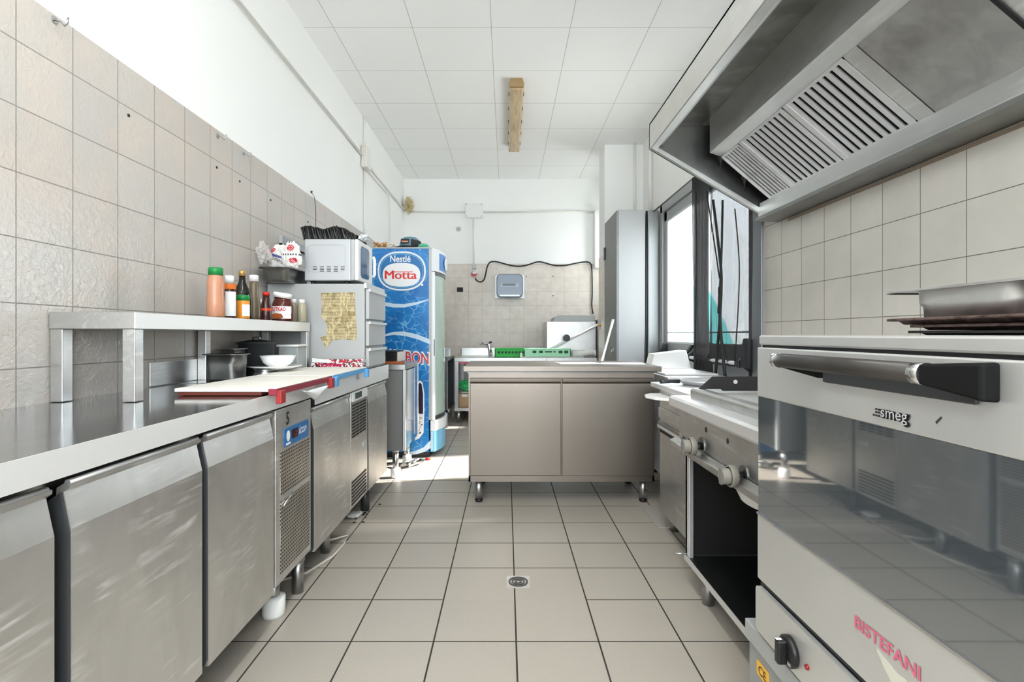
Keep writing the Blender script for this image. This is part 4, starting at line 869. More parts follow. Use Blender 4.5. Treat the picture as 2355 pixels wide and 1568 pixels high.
q = at(1379, 748, 6.0); bt_ = thing('wall_switch', 'small grey wall switch with an amber knob on the pillar', 'switch', q)
MB().box(q.x-.022, q.x+.010, 5.985, 6.0145, q.z-.05, q.z+.07).build('switch_plate', M['cabinet_grey'], bt_, bevel=.003)
MB().lathe([(.0, -.035), (.018, -.03), (.020, 0)], (q.x-.004, 5.985, q.z), 16, ax='y').build('knob', mat('amber', rgb(226, 168, 74), .4), bt_)
# tall grey cabinets in front of the pillar
tc = thing('tall_cabinet', 'tall grey metal cabinet with keyed door beside the white pillar', 'cabinet', (1.29, 5.6, 0))
TZ = EYE+1.118*1.16
B(1.162, 1.445, 5.32, 5.97, .02, TZ).build('body', mat('cabinet_light_grey', rgb(146, 148, 148), .45, .1), tc, bevel=.004)
kd = B(1.146, 1.161, 5.325, 5.965, .05, TZ-.004).build('door', mat('cabinet_door_grey', rgb(128, 129, 127), .5), tc, bevel=.004)
kx = 1.140
MB().box(kx-.002, kx+.006, 5.44, 5.46, .94, .965).tube([(kx-.004, 5.45, .95), (kx-.018, 5.45, .94), (kx-.018, 5.45, .89)], .006, 8).build('key', M['chrome'], kd)
MB().box(1.13, 1.146, 5.90, 5.96, 1.98, 2.12).build('hinge', M['black'], kd)
tc2 = thing('tall_cabinet', 'narrow tall grey cabinet squeezed between the keyed cabinet and the exit door', 'cabinet', (1.53, 5.6, 0))
B(1.472, 1.590, 5.32, 5.97, .02, TZ).build('body', mat('cabinet_blue_grey', rgb(138, 142, 142), .38, .4), tc2, bevel=.012)
tag(MB().tube([(1.458, 5.318, TZ-.01), (1.455, 5.316, 1.7), (1.452, 5.316, 1.2), (1.440, 5.316, .75), (1.437, 5.316, .05)], .009, 8).build('cable', M['cable_black'], loc=(1.45, 5.316, .05)), 'thick black cable running down between the two tall cabinets', 'cable')
for x in (1.18, 1.42):
    B(x, x+.02, 5.34, 5.36, 0, .02).build('foot', M['black'], tc)
for x in (1.49, 1.56):
    B(x, x+.02, 5.34, 5.36, 0, .02).build('foot', M['black'], tc2)
tag(MB().tube([(1.50, 5.98, 3.345), (1.50, 5.98, 2.9), (1.505, 5.98, 2.37)], .017, 10).build('pipe', cdm, loc=(1.5, 5.98, 2.37)), 'white pipe down the pillar edge above the tall cabinets', 'pipe')
tag(MB().tube([(1.575, 5.60, 3.345), (1.575, 5.60, 2.38)], .020, 10).build('pipe', cdm, loc=(1.575, 5.6, 2.38)), 'second white pipe on the right wall beside the pillar', 'pipe')
# mop handle leaning on the tall cabinet
mp0, mp1 = Vector((.58, 4.37, .02)), Vector((1.118, 5.36, 1.27))
mo = thing('mop', 'white mop handle leaning behind the steel prep table', 'mop', (.58, 4.37, 0))
MB().tube([mp0, mp1], .012, 10).build('handle', M['white_plastic'], mo)
MB().tube([mp0+(mp1-mp0)*.93, mp1], .015, 10).build('grip', M['alu_light'], mo)
crumple(MB(), (.58, 4.37, .05), .13, .07, .05, .4, 4, 6, 3, floor=.001).build('mop_head', M['old_white'], mo)

# ================================================================== PREP TABLE (centre)
pt = thing('prep_table', 'stainless prep table cabinet with two sliding doors in the middle of the kitchen', 'table', (.36, 3.68, 0))
PX0, PX1, PY0, PY1 = -.25, .972, 3.365, 4.00
MB().box(PX0, PX1, PY0+.012, PY1, .145, .862).build('body', M['steel_warm'], pt, bevel=.002)
B(-.283, 1.012, 3.33, 4.02, .872, .907).build('top', M['steel_warm'], pt, bevel=.003)
B(-.26, .99, 3.36, 4.0, .862, .872).build('under_frame', M['steel_dark'], pt)
MB().box(PX0, PX1, PY0+.0, PY0+.012, .145, .185).box(PX0, PX0+.012, PY0, PY0+.012, .145, .862).box(PX1-.012, PX1, PY0, PY0+.012, .145, .862).box(PX0, PX1, PY0+.004, PY0+.012, .83, .862).build('front_frame', M['steel_warm'], pt)
xm = (1291-1165)*PY0/K
for (x0, x1, dy) in ((PX0+.010, xm-.004, .0), (xm+.004, PX1-.008, -.006)):
    d_ = B(x0, x1, PY0+dy-.006, PY0+dy+.006, .188, .792).build('sliding_door', M['steel_warm'], pt, bevel=.003)
    MB().prism([(PY0+dy-.006, .792), (PY0+dy-.020, .806), (PY0+dy-.022, .826), (PY0+dy-.012, .830), (PY0+dy+.004, .828), (PY0+dy+.004, .792)], 'x', x0, x1).build('pull_rail', M['steel_warm'], d_, bevel=.001)
for x, y in ((PX0+.065, PY0+.05), (PX1-.06, PY0+.05), (PX0+.065, PY1-.16), (PX1-.06, PY1-.16)):
    l = MB().tube([(x, y, .02), (x, y, .145)], .026, 16).build('leg', M['steel_leg'], pt)
    MB().lathe([(.018, 0), (.026, .006), (.027, .02)], (x, y, 0), 16).build('foot', M['black'], l)
for k, (x, y, r_, lab) in enumerate(((.52, 3.70, .1, 'white printed sheet in the middle of the prep table top'), (.83, 3.66, -.15, 'white printed sheet near the right end of the prep table top'))):
    o = tag(B(x-.15, x+.15, y-.11, y+.11, .9075, .909).build('paper_sheet', mat('sheet_white', rgb(246, 246, 250), .6), loc=(x, y, .9075)), lab, 'paper', 'papers on the prep table'); o.rotation_euler.z = r_

# ================================================================== RIGHT SIDE
# white chest cabinet behind the stove
wc = thing('white_cabinet', 'white enamel cabinet between the prep table and the exit door', 'cabinet', (1.36, 4.35, 0))
B(1.14, 1.50, 4.10, 4.62, .17, .80).build('body', M['white_enamel'], wc, bevel=.008)
B(1.13, 1.51, 4.09, 4.63, .80, .84).build('lid', M['white_enamel'], wc, bevel=.008)
B(1.20, 1.205, 4.095, 4.10, .19, .79).build('door_seam', M['gasket'], wc)
B(1.16, 1.48, 4.13, 4.60, 0, .17).build('base', M['matt_black'], wc)
tag(MB().prism([(1.17, .841), (1.50, .841), (1.46, .985), (1.20, .955)], 'y', 4.15, 4.32).build('white_bin', M['white_plastic'], loc=(1.33, 4.2, .841), bevel=.004), 'white slanted plastic bin standing on the white cabinet', 'bin')
wl = thing('side_table', 'low white enamel table with pale top behind the stove', 'table', (1.22, 3.6, 0))
MB().box(1.06, 1.42, 3.30, 3.98, .15, .80).build('body', M['white_enamel'], wl, bevel=.004)
MB().box(1.035, 1.44, 3.27, 4.0, .80, .84).build('top', M['steel_lip'], wl, bevel=.004)
for x, y in ((1.09, 3.34), (1.38, 3.34), (1.09, 3.94), (1.38, 3.94)): MB().tube([(x, y, 0), (x, y, .15)], .02, 10).build('leg', M['steel_leg'], wl)
tag(B(1.06, 1.42, 3.42, 3.95, .841, .853).build('baking_sheet', M['steel_lip'], loc=(1.2, 3.7, .841), bevel=.004), 'flat steel sheet lying on the white side table', 'tray')
# stove unit
sv = thing('stove', 'stainless stove with oven drawer between griddle and prep table', 'stove', (1.2, 2.9, 0))
VX = .885
MB().box(VX, 1.56, 2.34, 2.95, .105, .80).build('body', M['steel'], sv, bevel=.003)
MB().box(VX-.012, 1.57, 2.346, 3.10, .80, .828).build('worktop', M['steel_lip'], sv, bevel=.004)
for (z0, z1, dx, m_) in ((.715, .79, .03, M['steel_dark']), (.64, .70, -.008, M['steel']), (.585, .62, -.012, M['steel_dark']), (.555, .575, .0, M['matt_black'])):
    B(VX+dx-.003, VX+.05, 2.36, 2.94, z0, z1).build('drawer_front', m_, sv, bevel=.003)
B(VX-.018, VX-.003, 2.36, 2.94, .585, .60).build('drawer_grip', M['steel_lip'], sv)
legs(sv, [(.955, 2.905), (1.5, 2.9), (.955, 2.4)], .105, .024, M['steel_leg'])
MB().prism([(.884, 2.66), (.84, 2.67), (.79, 2.72), (.762, 2.80), (.775, 2.87), (.82, 2.92), (.884, 2.93)], 'z', .765, .780).build('pull_out_tray', M['white_enamel'], sv, bevel=.004)
for k, (x, y, r_, lab) in enumerate(((1.13, 2.90, .15, 'shallow round steel pan on the stove, nearer the griddle'), (1.40, 2.98, .10, 'small steel pan on the stove, nearer the exit door'))):
    t = thing('frying_pan', lab, 'pan', (x, y, .8285))
    MB().lathe([(0, .829), (r_*.8, .829), (r_, .853), (r_*1.02, .856), (r_*.98, .852), (r_*.78, .833), (0, .833)], (x, y, 0), 36).build('pan_body', M['steel_lip'] if k == 0 else M['steel'], t)
    if k == 0: MB().tube([(x-r_, y, .850), (x-r_-.05, y-.02, .852), (x-r_-.12, y-.05, .852)], [.012, .010, .012], 8).build('handle', M['gasket'], t)
# griddle
gr = thing('griddle', 'stainless griddle on open black cabinet with two pale knobs', 'griddle', (1.15, 1.9, 0))
GX, GY0, GY1 = .80, 1.40, 2.285
MB().box(GX, GX+.02, GY1-.045, GY1, .12, .60).build('corner_post', M['steel_lip'], gr, bevel=.002)
MB().box(GX+.0, 1.56, GY1-.02, GY1, .12, .60).build('side_panel', M['steel'], gr)
MB().box(GX+.02, 1.56, GY1-.024, GY1-.0205, .14, .60).box(1.54, 1.56, GY0, GY1-.024, .14, .60).box(GX+.02, 1.54, GY0, GY1-.024, .59, .60).build('inner_lining', M['matt_black'], gr)
MB().box(GX-.003, 1.56, GY0, GY1, .115, .135).build('cabinet_floor', M['black'], gr, bevel=.002)
B(GX-.006, GX-.003, GY0, GY1, .112, .137).build('floor_edge', M['steel_lip'], gr)
gb = MB().prism([(.79, .60), (.775, .66), (.775, .785), (1.56, .785), (1.56, .60)], 'y', GY0, GY1+.01).build('control_box', M['steel'], gr, bevel=.003)
MB().prism([(.745, .612), (.745, .636), (.775, .650), (.79, .60), (.765, .600)], 'y', GY0, 2.335).build('drip_ledge', M['steel'], gr, bevel=.002)
MB().prism([(.750, .785), (.744, .795), (.744, .828), (.756, .836), (.84, .836), (.84, .785)], 'y', GY0, 2.345).build('front_ledge', M['steel_lip'], gr, bevel=.002)
MB().prism([(.822, .836), (.822, .868), (.832, .876), (.872, .876), (.885, .850), (1.56, .850), (1.56, .836)], 'y', GY0, 2.285).build('griddle_rim', M['steel'], gr, bevel=.002)
B(.89, 1.54, GY0, 2.20, .850, .864).build('griddle_plate', M['steel_lip'], gr)
MB().prism([(.845, .8765), (.905, .930), (1.56, .932), (1.56, .870), (.95, .868), (.94, .8765)], 'y', 2.235, 2.25).build('splash_guard', M['matt_black'], gr)
MB().plane(ell(.009, .009, 14), (1.00, 2.234, .908), RX, UZ, .003).build('guard_bolt', M['steel_lip'], gr)
def gknob(y, z):
    k = MB().lathe([(.024, -.075), (.026, -.070), (.026, -.050), (.030, -.050)], (.775, y, z), 20, ax='x').lathe([(.034, -.050), (.036, -.046), (.036, -.030), (.032, -.026)], (.775, y, z), 28, ax='x').build('knob', mat('knob_grey', rgb(138, 134, 124), .5), gb)
    MB().lathe([(.012, -.03), (.016, .0)], (.775, y, z), 16, ax='x').build('knob_shaft', M['black'], k)
    MB().box(.698, .701, y-.010, y+.010, z-.026, z+.026).build('knob_face', M['panel_grey'], k)
    MB().plane(ell(.034, .036, 28), (.7748, y, z), (0, -1, 0), UZ, .003).build('knob_disc', M['steel_dark'], gb)
gknob(2.03, .672); gknob(1.67, .652)
for y, z in ((1.985, .745), (1.79, .742)): MB().plane(ell(.006, .010, 14), (.7748, y, z), (0, -1, 0), UZ, .002).build('indicator_hole', M['black'], gb)
MB().plane(rrect(.035, .03, .003), (.7748, 2.23, .655), (0, -1, 0), UZ, .002).build('rating_plate', M['gasket'], gb)
legs(gr, [(.835, 2.116), (1.5, 2.1), (.835, 1.45)], .115, .024, M['steel_leg'])
MB().grid(lambda u, v: (.87+(.075-.03*v)*math.cos(u*2*PI)*1.0, 1.76+(.15-.05*v)*math.sin(u*2*PI), .599-.065*v), 32, 8).plane(ell(.046, .101, 32), (.87, 1.76, .534), (1, 0, 0), (0, 1, 0), .002).build('drip_bowl', M['white_enamel'], gr, thick=.003)
MB().ring(ell(.088, .165, 32), ell(.074, .150, 32), (.87, 1.76, .5895), (1, 0, 0), (0, 1, 0), .004).build('bowl_rim', M['white_enamel'], gr)
tag(MB().tube([(.745, 2.27, .142), (.82, 2.27, .142)], .005, 8).build('door_pin', M['steel_leg'], loc=(.78, 2.27, .137)), 'thin steel hinge pin sticking out at the foot of the griddle cabinet', 'pin')
# oven
ov = thing('convection_oven', 'big stainless convection oven with long bar handle and dark glass window', 'oven', (.98, .95, 0))
OX, OY0, OY1 = .65, .50, 1.321
LY = Vector((0, -1, 0))
MB().box(OX+.012, 1.42, OY0, OY1-.004, .355, 1.085).build('body', M['steel_dark'], ov, bevel=.003)
MB().box(OX+.002, 1.42, OY0, OY1, 1.0885, 1.113).build('top_panel', M['oven_face'], ov, bevel=.004)
B(OX+.010, OX+.03, OY0, OY1-.004, 1.082, 1.089).build('top_gap', M['black'], ov)
od = thing('door', None, None, (0, 0, 0)); od.parent = ov; od.location = (0, 0, 0)
bpy.data.objects.remove(od)
ZG1, ZG0, ZD0 = EYE-.245*OX, EYE-.705*OX, EYE-.965*OX
MB_ = MB().box(OX-.002, OX+.012, OY0, OY1, ZG1, 1.082).box(OX-.002, OX+.012, OY0, OY1, ZD0, ZG0)
od = MB_.build('door', M['oven_face'], ov, bevel=.003)
gm = mat('oven_black_glass', rgb(74, 80, 84), .04, spec=1.0); gm.node_tree.nodes['Principled BSDF'].inputs['Coat Weight'].default_value = 1; gm.node_tree.nodes['Principled BSDF'].inputs['IOR'].default_value = 2.1
MB().box(OX+.0, OX+.012, OY0, OY1-.002, ZG0, ZG1).build('door_glass', gm, od)
B(OX-.004, OX+.0, OY0, OY1, ZG0-.004, ZG0+.001).build('glass_trim', M['chrome'], od)
hz = 1.058
HX = .605
hdl = MB().tube([(HX, .745, hz), (HX, 1.14, hz)], .0155, 20).build('handle_bar', mat('handle_bar_metal', rgb(70, 67, 64), .4, .6), od)
for y0, y1 in ((.735, .755), (1.130, 1.146)): MB().tube([(HX, y0, hz), (HX, y1, hz)], .0165, 20).build('handle_collar', M['chrome'], hdl)
MB().hexa([(HX-.014, .736, hz-.015), (HX+.015, .736, hz-.015), (HX+.015, .736, hz+.015), (HX-.014, .736, hz+.015)], [(.622, .668, 1.026), (.6475, .668, 1.024), (.6475, .668, 1.079), (.622, .668, 1.077)]).build('handle_mount', mat('mount_black', rgb(10, 10, 10), .6, spec=.2), hdl, bevel=.004)
MB().hexa([(HX-.010, 1.128, hz-.013), (HX+.013, 1.115, hz-.013), (HX+.013, 1.115, hz+.010), (HX-.010, 1.128, hz+.010)], [(.640, 1.05, 1.026), (.6475, 1.02, 1.026), (.6475, 1.02, 1.070), (.640, 1.05, 1.070)]).build('handle_mount', mat('mount_black', rgb(10, 10, 10), .6, spec=.2), hdl, bevel=.006)
MB().box(OX-.008, OX-.002, .70, 1.04, 1.018, 1.050).build('handle_backing', M['gasket'], hdl, bevel=.003)
# embossed maker lettering, facing the aisle
ly = K*OX/(2048-1165); lz = EYE-(957-769)*ly/K
lettering('maker_shadow', 'smeg', (OX-.002, ly-.014, lz-.001), LY, UZ, .064, .022, M['black_print'], od, t=.0012, bold=.035)
lettering('maker_lettering', 'smeg', (OX-.0034, ly-.012, lz), LY, UZ, .058, .018, M['alu_light'], od, t=.0010)
dots = MB()
for i, (a, b) in enumerate(((.040, -.001), (.046, -.001), (.052, -.001), (.040, .005), (.046, .005), (.040, .010), (.035, .010), (.046, .010))): dots.plane(rrect(.0035, .003, .0005), (OX-.0035, ly+a-.018, lz+b-.002), LY, UZ, .001)
dots.build('maker_dots', M['black_print'], od)
# faded red lettering on the door
by0, by1 = K*OX/(1969-1165), K*OX/(2121-1165); bz0 = EYE-(1442-769)*by0/K; bz1 = EYE-(1544-769)*by1/K
bc = Vector((OX-.0022, (by0+by1)/2, (bz0+bz1)/2-.0))
lettering('door_lettering', 'BISTEFANI', Vector((OX-.0022, .8745, .583)), LY, UZ, .151, .0235, M['pink_print'], od, t=.0008, bold=.02)
ysm = mat('faded_yellow_stain', rgb(208, 205, 192), .5)
MB().plane([(-.045, .0), (-.02, -.006), (.0, -.012), (.02, -.010), (.045, -.022), (.03, -.04), (-.01, -.035), (-.03, -.018)], Vector((OX-.0022, .85, .565)), LY, UZ, .0005).build('stain', ysm, od)
sc_ = bc+Vector((0, 0, 0))
MB().plane([(0, 0), (.010, .010), (.012, .008), (.002, -.003)], (OX-.0022, K*OX/(2155-1165), EYE-(970-769)*(K*OX/(2155-1165))/K), LY, UZ, .0006).build('scratch', M['gasket'], od)
# control strip under the door
cpn = MB().plane([(p[0], p[1]) for p in rrect(OY1-.004-.45, .115, .012)], (OX+.004, (OY1-.004+.45)/2, .415), LY, UZ, .012).build('control_strip', M['oven_face'], ov)
B(OX+.006, OX+.03, .45, OY1-.002, .352, .482).build('strip_backing', M['black'], ov)
ky = K*(OX-.02)/(1807-1165); kz = EYE-(1497-769)*ky/K
kb = MB().lathe([(.034, .0), (.034, -.010), (.028, -.014), (0, -.0141)], (OX-.008, ky, kz), 36, ax='x').build('thermostat_knob', M['black'], cpn)
MB().box(OX-.042, OX-.020, ky-.009, ky+.009, kz-.027, kz+.027).build('knob_grip', M['black'], kb, bevel=.004)
MB().box(OX-.0425, OX-.030, ky-.003, ky+.003, kz+.027, kz+.0285).build('pointer', M['white_print'], kb)
km = MB()
for a in range(-150, 160, 30):
    r_ = math.radians(a); km.plane(ell(.0014, .0020, 8), (OX-.0181, ky+.0305*math.sin(r_), kz+.0305*math.cos(r_)), LY, UZ, .0006)
km.build('dial_marks', M['white_print'], kb)
lettering('dial_numbers', '280', (OX-.0222, ky-.018, kz-.018), LY, UZ, .014, .007, M['white_print'], kb)
iy = K*OX/(1866-1165); iz = EYE-(1534-769)*iy/K
MB().lathe([(.0, -.006), (.0055, -.004), (.006, .0)], (OX-.008, iy, iz), 16, ax='x').build('indicator_lamp', mat('dark_red_lamp', rgb(140, 24, 32), .2), cpn)
# oven stand
sd = thing('oven_stand', 'grey metal stand under the convection oven with a yellow CE sticker', 'stand', (.98, .95, 0))
MB().box(OX-.004, 1.42, .45, 1.385, .30, .348).build('top_frame', M['cabinet_grey'], sd, bevel=.002)
MB().box(OX+.004, 1.40, .47, 1.375, .04, .30).build('side', mat('stand_grey', rgb(150, 152, 150), .5), sd)
for x, y in ((OX+.03, 1.34), (1.36, 1.34), (OX+.03, .5), (1.36, .5)): B(x, x+.04, y-.02, y+.02, 0, .04).build('foot', M['black'], sd)
sy = K*(OX+.004)/(1755-1165); sz = EYE-(1548-769)*sy/K
ce = MB().plane(rrect(.062, .038, .006), (OX+.0035, sy, sz), LY, UZ, .001).build('ce_sticker', mat('ce_yellow', rgb(240, 184, 66), .5), sd)
lettering('ce_lettering', 'CE', (OX+.0022, sy, sz), LY, UZ, .038, .022, M['black_print'], ce)
# trays and pan on top of the oven
def flat_tray(lab, x0, x1, y0, y1, z0, h, m):
    t = thing('baking_tray', lab, 'tray', ((x0+x1)/2, (y0+y1)/2, z0), 'rusty trays on the oven')
    mb = MB(); w_, d_ = x1-x0, y1-y0; cx, cy = (x0+x1)/2, (y0+y1)/2
    secs = [(rrect(w_-.05, d_-.05, .03, cx, cy), z0), (rrect(w_-.03, d_-.03, .035, cx, cy), z0+h*.8), (rrect(w_, d_, .04, cx, cy), z0+h), (rrect(w_, d_, .04, cx, cy), z0+h-.005)]
    n = len(secs[0][0]); vs = [(p[0], p[1], zz) for s_, zz in secs for p in s_]
    mb.add(vs, [tuple(range(n-1, -1, -1))]+[(i*n+k, i*n+(k+1) % n, (i+1)*n+(k+1) % n, (i+1)*n+k) for i in range(3) for k in range(n)], True)
    mb.build('tray_body', m, t, thick=.002)
flat_tray('thin dark tray lying directly on the oven top, lowest of three', .90, 1.36, .62, 1.17, 1.1145, .008, M['matt_black'])
flat_tray('rust-brown baking tray in the middle of the oven top stack', .90, 1.34, .60, 1.165, 1.1255, .010, M['rust'])
flat_tray('rust-brown baking tray on top of the stack on the oven, jutting left', .885, 1.34, .62, 1.215, 1.1385, .012, M['rust'])
gp = thing('gastronorm_pan', 'deep steel pan with wide rim standing on the rusty trays', 'pan', (1.06, 1.03, 1.142))
mb = MB(); z0 = 1.142; cx, cy = 1.07, 1.02
secs = [(rrect(.30, .24, .05, cx, cy, 6), z0), (rrect(.315, .255, .05, cx, cy, 6), z0+.004), (rrect(.318, .258, .05, cx, cy, 6), z0+.034), (rrect(.330, .270, .055, cx, cy, 6), z0+.040), (rrect(.332, .272, .055, cx, cy, 6), z0+.068), (rrect(.37, .36, .03, cx, cy+.01, 6), z0+.071), (rrect(.37, .36, .03, cx, cy+.01, 6), z0+.067)]
n = len(secs[0][0]); vs = [(p[0], p[1], zz) for s_, zz in secs for p in s_]
mb.add(vs, [tuple(range(n-1, -1, -1))]+[(i*n+k, i*n+(k+1) % n, (i+1)*n+(k+1) % n, (i+1)*n+k) for i in range(len(secs)-1) for k in range(n)], True)
mb.build('pan_body', M['steel'], gp, thick=.0015)
# ---- extractor hood
hd_ = thing('extractor_hood', 'long slanted stainless extractor hood on the right wall', 'hood', (1.3, 1.6, 1.78))
HY0, HY1 = .35, 3.0
F, Bk = (.8375, 2.20), (1.54, 1.781)
MB().prism([(.8375, 2.20), (.8375, 2.348), (.8475, 2.348), (.8475, 2.215), (.876, 2.197), (.876, 2.1925), (.842, 2.197)], 'y', HY0, HY1).build('front_panel', M['steel_hood'], hd_)
MB().prism([(.8375, 2.338), (.8375, 2.352), (1.595, 2.352), (1.595, 2.338)], 'y', HY0, HY1).build('top_panel', M['steel_hood'], hd_)
endp = [(.8375, 2.20), (.8375, 2.348), (1.595, 2.348), (1.595, 1.80), (1.54, 1.781)]
MB().prism(endp, 'y', HY1-.012, HY1).build('end_panel', M['steel_dark'], hd_)
MB().prism([(.8375, 2.20), (.872, 2.205), (1.535, 1.812), (1.54, 1.781)], 'y', HY1-.035, HY1+.001).build('end_rim', M['steel_hood'], hd_)
MB().prism([(1.46, 1.778), (1.46, 1.796), (1.595, 1.80), (1.597, 1.775)], 'y', HY0, HY1).build('wall_gutter', M['steel_dark'], hd_)
MB().prism([(1.477, 1.872), (1.528, 1.800), (1.540, 1.781), (1.50, 1.781), (1.462, 1.79), (1.46, 1.80), (1.47, 1.876)], 'y', HY0, HY1-.035).build('rear_lip', M['steel_hood'], hd_)
MB().prism([(1.138, 2.132), (1.138, 2.338), (1.150, 2.338), (1.150, 2.127)], 'y', HY0, HY1-.14).build('plenum_front', M['steel_hood'], hd_)
MB().prism([(1.138, 2.132), (1.204, 2.109), (1.206, 2.115), (1.140, 2.138)], 'y', HY0, HY1-.14).build('filter_ledge', M['steel_hood'], hd_)
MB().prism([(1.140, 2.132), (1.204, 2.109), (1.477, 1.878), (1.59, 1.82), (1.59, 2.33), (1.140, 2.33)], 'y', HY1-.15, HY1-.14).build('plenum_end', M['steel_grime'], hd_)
MB().tube([(.905, HY0, 2.24), (.905, HY1-.02, 2.235)], .016, 12).build('inner_pipe', M['steel_lip'], hd_)
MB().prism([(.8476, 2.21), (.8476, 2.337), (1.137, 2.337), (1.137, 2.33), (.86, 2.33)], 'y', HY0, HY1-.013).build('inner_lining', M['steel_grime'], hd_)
# filters: slats in the inclined plane from (1.204, 2.109) to (1.477, 1.878)
ft_, fb_ = Vector((1.204, 0, 2.109)), Vector((1.477, 0, 1.876)); fd_ = (fb_-ft_).normalized(); fl = (fb_-ft_).length
fn = Vector((0, -1, 0)).cross(fd_); fn = fn if fn.z < 0 else -fn      # normal pointing down into the room
def fslab(mb, y0, y1, s0, s1, n0, n1):
    q = [ft_+fd_*s+fn*n for s in (s0, s1) for n in (n0, n1)]
    a = [q[0], q[1], q[3], q[2]]
    mb.hexa([p+Vector((0, y0, 0)) for p in a], [p+Vector((0, y1, 0)) for p in a])
def ffilter(y0, y1, n, w=.03):
    mb = MB(); fslab(mb, y0, y0+w, 0, fl, -.004, .006); fslab(mb, y1-w, y1, 0, fl, -.004, .006)
    fslab(mb, y0, y1, 0, .012, -.004, .005); fslab(mb, y0, y1, fl-.012, fl, -.004, .005)
    p = (y1-y0-2*w)/n
    for k in range(n): fslab(mb, y0+w+k*p+p*.44, y0+w+k*p+p*.98, .012, fl-.012, -.002, .004)
    o = mb.build('grease_filter', M['steel_lip'], hd_)
    bk_ = MB(); fslab(bk_, y0, y1, 0, fl, -.022, -.012); bk_.build('filter_back', M['matt_black'], o)
ffilter(2.655, 2.86, 6, .012); ffilter(2.235, 2.645, 8); ffilter(1.83, 2.225, 8)
mb = MB(); fslab(mb, 1.757, 1.826, 0, fl, -.006, .003); mb.build('divider_plate', M['steel_hood'], hd_)
mb = MB(); fslab(mb, 1.375, 1.750, 0, fl, -.006, .004); mb.build('smooth_plate', steel('stained_steel', (196, 196, 194), .42, .11, (1, 1, 1), .10, 6), hd_)
mb = MB(); fslab(mb, HY0, 1.362, 0, fl, -.006, .004); mb.build('smooth_plate', M['steel_hood'], hd_)
mb = MB(); fslab(mb, HY0, 2.86, -.0, fl, -.030, -.024); mb.build('plenum_lining', M['matt_black'], hd_)
for px, py in ((2303, 0),):
    mb = MB(); fslab(mb, 1.362, 1.375, 0, fl, -.006, .010); mb.build('divider_bar', M['matt_black'], hd_)
for y, s_ in ((2.86, .0), (2.865, .18)):
    p = ft_+fd_*s_
    MB().lathe([(.001, p.z-.07), (.004, p.z-.03), (.012, p.z-.005), (.02, p.z+.01)], (p.x, y+.012, 0), 10).build('grease_drip', M['matt_black'], hd_)
# suspension of hood: two rods to the ceiling
for y in (.8, 2.6): MB().tube([(1.35, y, 2.352), (1.35, y, ZC-.001)], .008, 8).build('hanger_rod', M['steel_leg'], hd_)
# rust stain strip under the gutter
tag(B(XR-.004, XR-.0005, .5, 2.9, 1.758, 1.772).build('sealant_line', mat('rusty_sealant', rgb(150, 134, 116), .8), loc=(XR, 1.7, 1.76)), 'brownish sealant line on the tiles right under the hood', 'sealant')
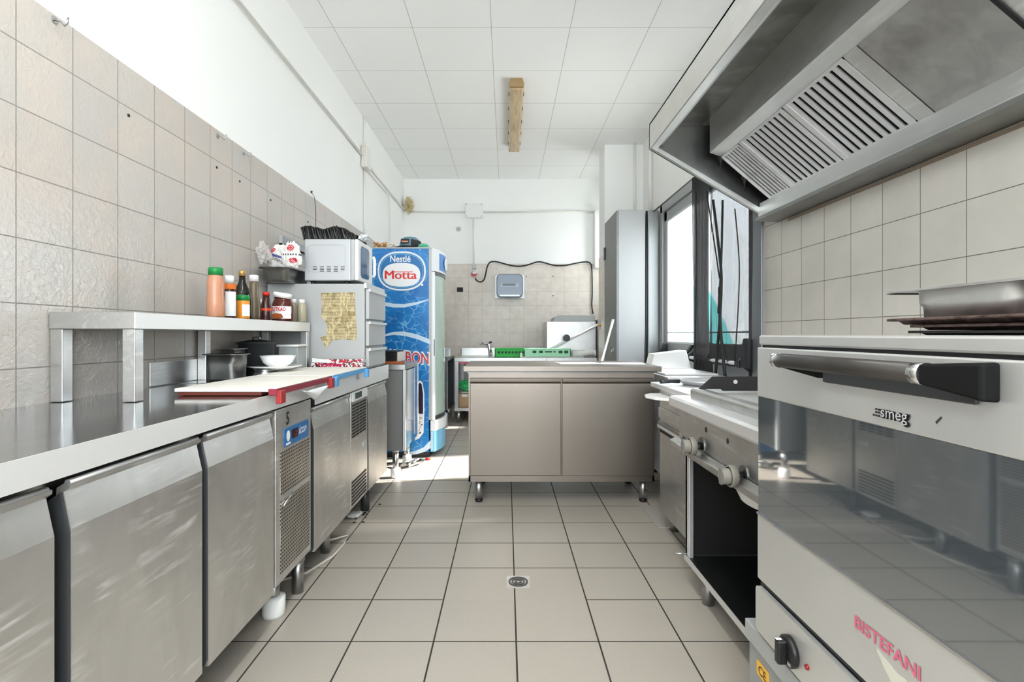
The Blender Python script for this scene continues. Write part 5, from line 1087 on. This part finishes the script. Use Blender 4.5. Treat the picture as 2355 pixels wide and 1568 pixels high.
# ---- black mesh curtain over the near door leaf
nm_ = mat('black_mesh', rgb(52, 52, 54), .7, alpha=.92); nd_ = mat('black_mesh_dense', rgb(30, 30, 32), .7, alpha=.82)
cu = thing('mesh_curtain', 'torn black mesh curtain hanging in front of the exit door', 'curtain', (1.51, 3.75, 2.36))
MB().grid(lambda u, v: (1.50+.022*math.sin(u*34)+.008*math.sin(u*71+v*3), 3.76+(.34-.02*v)*u+.015*math.sin(v*4), 2.36-1.60*v), 60, 24).build('dense_fold', nd_, cu)
MB().grid(lambda u, v: (1.515+.010*math.sin(u*26+v*4)*(.4+v), 3.16+.62*u, 2.40-(1.50)*v), 60, 20).build('sheer_panel', nm_, cu)
for (pts, r) in (([(1640, 460), (1652, 560), (1659, 640), (1655, 740), (1650, 800), (1645, 868)], .010), ([(1662, 460), (1660, 560), (1657, 640), (1652, 720)], .008), ([(1625, 440), (1640, 540), (1655, 640)], .005), ([(1655, 660), (1656, 740), (1662, 810), (1668, 868)], .011), ([(1600, 440), (1603, 560), (1601, 700), (1598, 868)], .008), ([(1690, 480), (1700, 600), (1698, 700), (1690, 830)], .004)):
    MB().tube([at(x, y, 1.47*K/(x-1165)) for x, y in smooth_path(pts, 3)], r, 8).build('gathered_cord', M['matt_black'], cu)
MB().tube([(1.52, 3.1, 2.385), (1.52, 5.28, 2.385)], .008, 8).build('curtain_rail', M['alu_dark'], cu)
# ---- ceiling lamps
def batten(name, lab, x, y0, y1, m_body, m_diff, group=None):
    t = thing(name, lab, 'lamp', (x, (y0+y1)/2, ZC))
    MB().prism([(x-.05, ZC-.001), (x-.062, ZC-.045), (x+.062, ZC-.045), (x+.05, ZC-.001)], 'y', y0, y1).build('housing', m_body, t, bevel=.003)
    MB().prism([(x-.064, ZC-.045), (x-.064, ZC-.060), (x-.045, ZC-.088), (x+.045, ZC-.088), (x+.064, ZC-.060), (x+.064, ZC-.045)], 'y', y0+.03, y1-.03).build('diffuser', m_diff, t, bevel=.004)
    for a, b in ((y0, y0+.035), (y1-.035, y1)): MB().prism([(x-.066, ZC-.04), (x-.060, ZC-.075), (x+.060, ZC-.075), (x+.066, ZC-.04)], 'y', a, b).build('end_cap', m_body, t, bevel=.003)
    for k in range(5):
        for sx in (-1, 1): B(x+sx*.064, x+sx*.070, y0+.2+k*(y1-y0-.4)/4-.012, y0+.2+k*(y1-y0-.4)/4+.012, ZC-.062, ZC-.035).build('clip', M['gasket'], t)
    return t
yl = mat('yellowed_diffuser', rgb(206, 182, 142), .3); n_, l_ = nm(yl); co, s = objco(yl)
l_.new(mixc(yl, ramp(yl, noise_n(yl, co, 9, 4, .7, (3, .4, 1)), (.35, .7, 0, 1)), rgb(216, 192, 152), rgb(170, 142, 104)), n_['Principled BSDF'].inputs['Base Color'])
batten('fluorescent_lamp', 'yellowed unlit fluorescent batten lamp on the panelled ceiling', .088, 4.45, 6.05, mat('yellowed_housing', rgb(160, 132, 92), .5), yl)
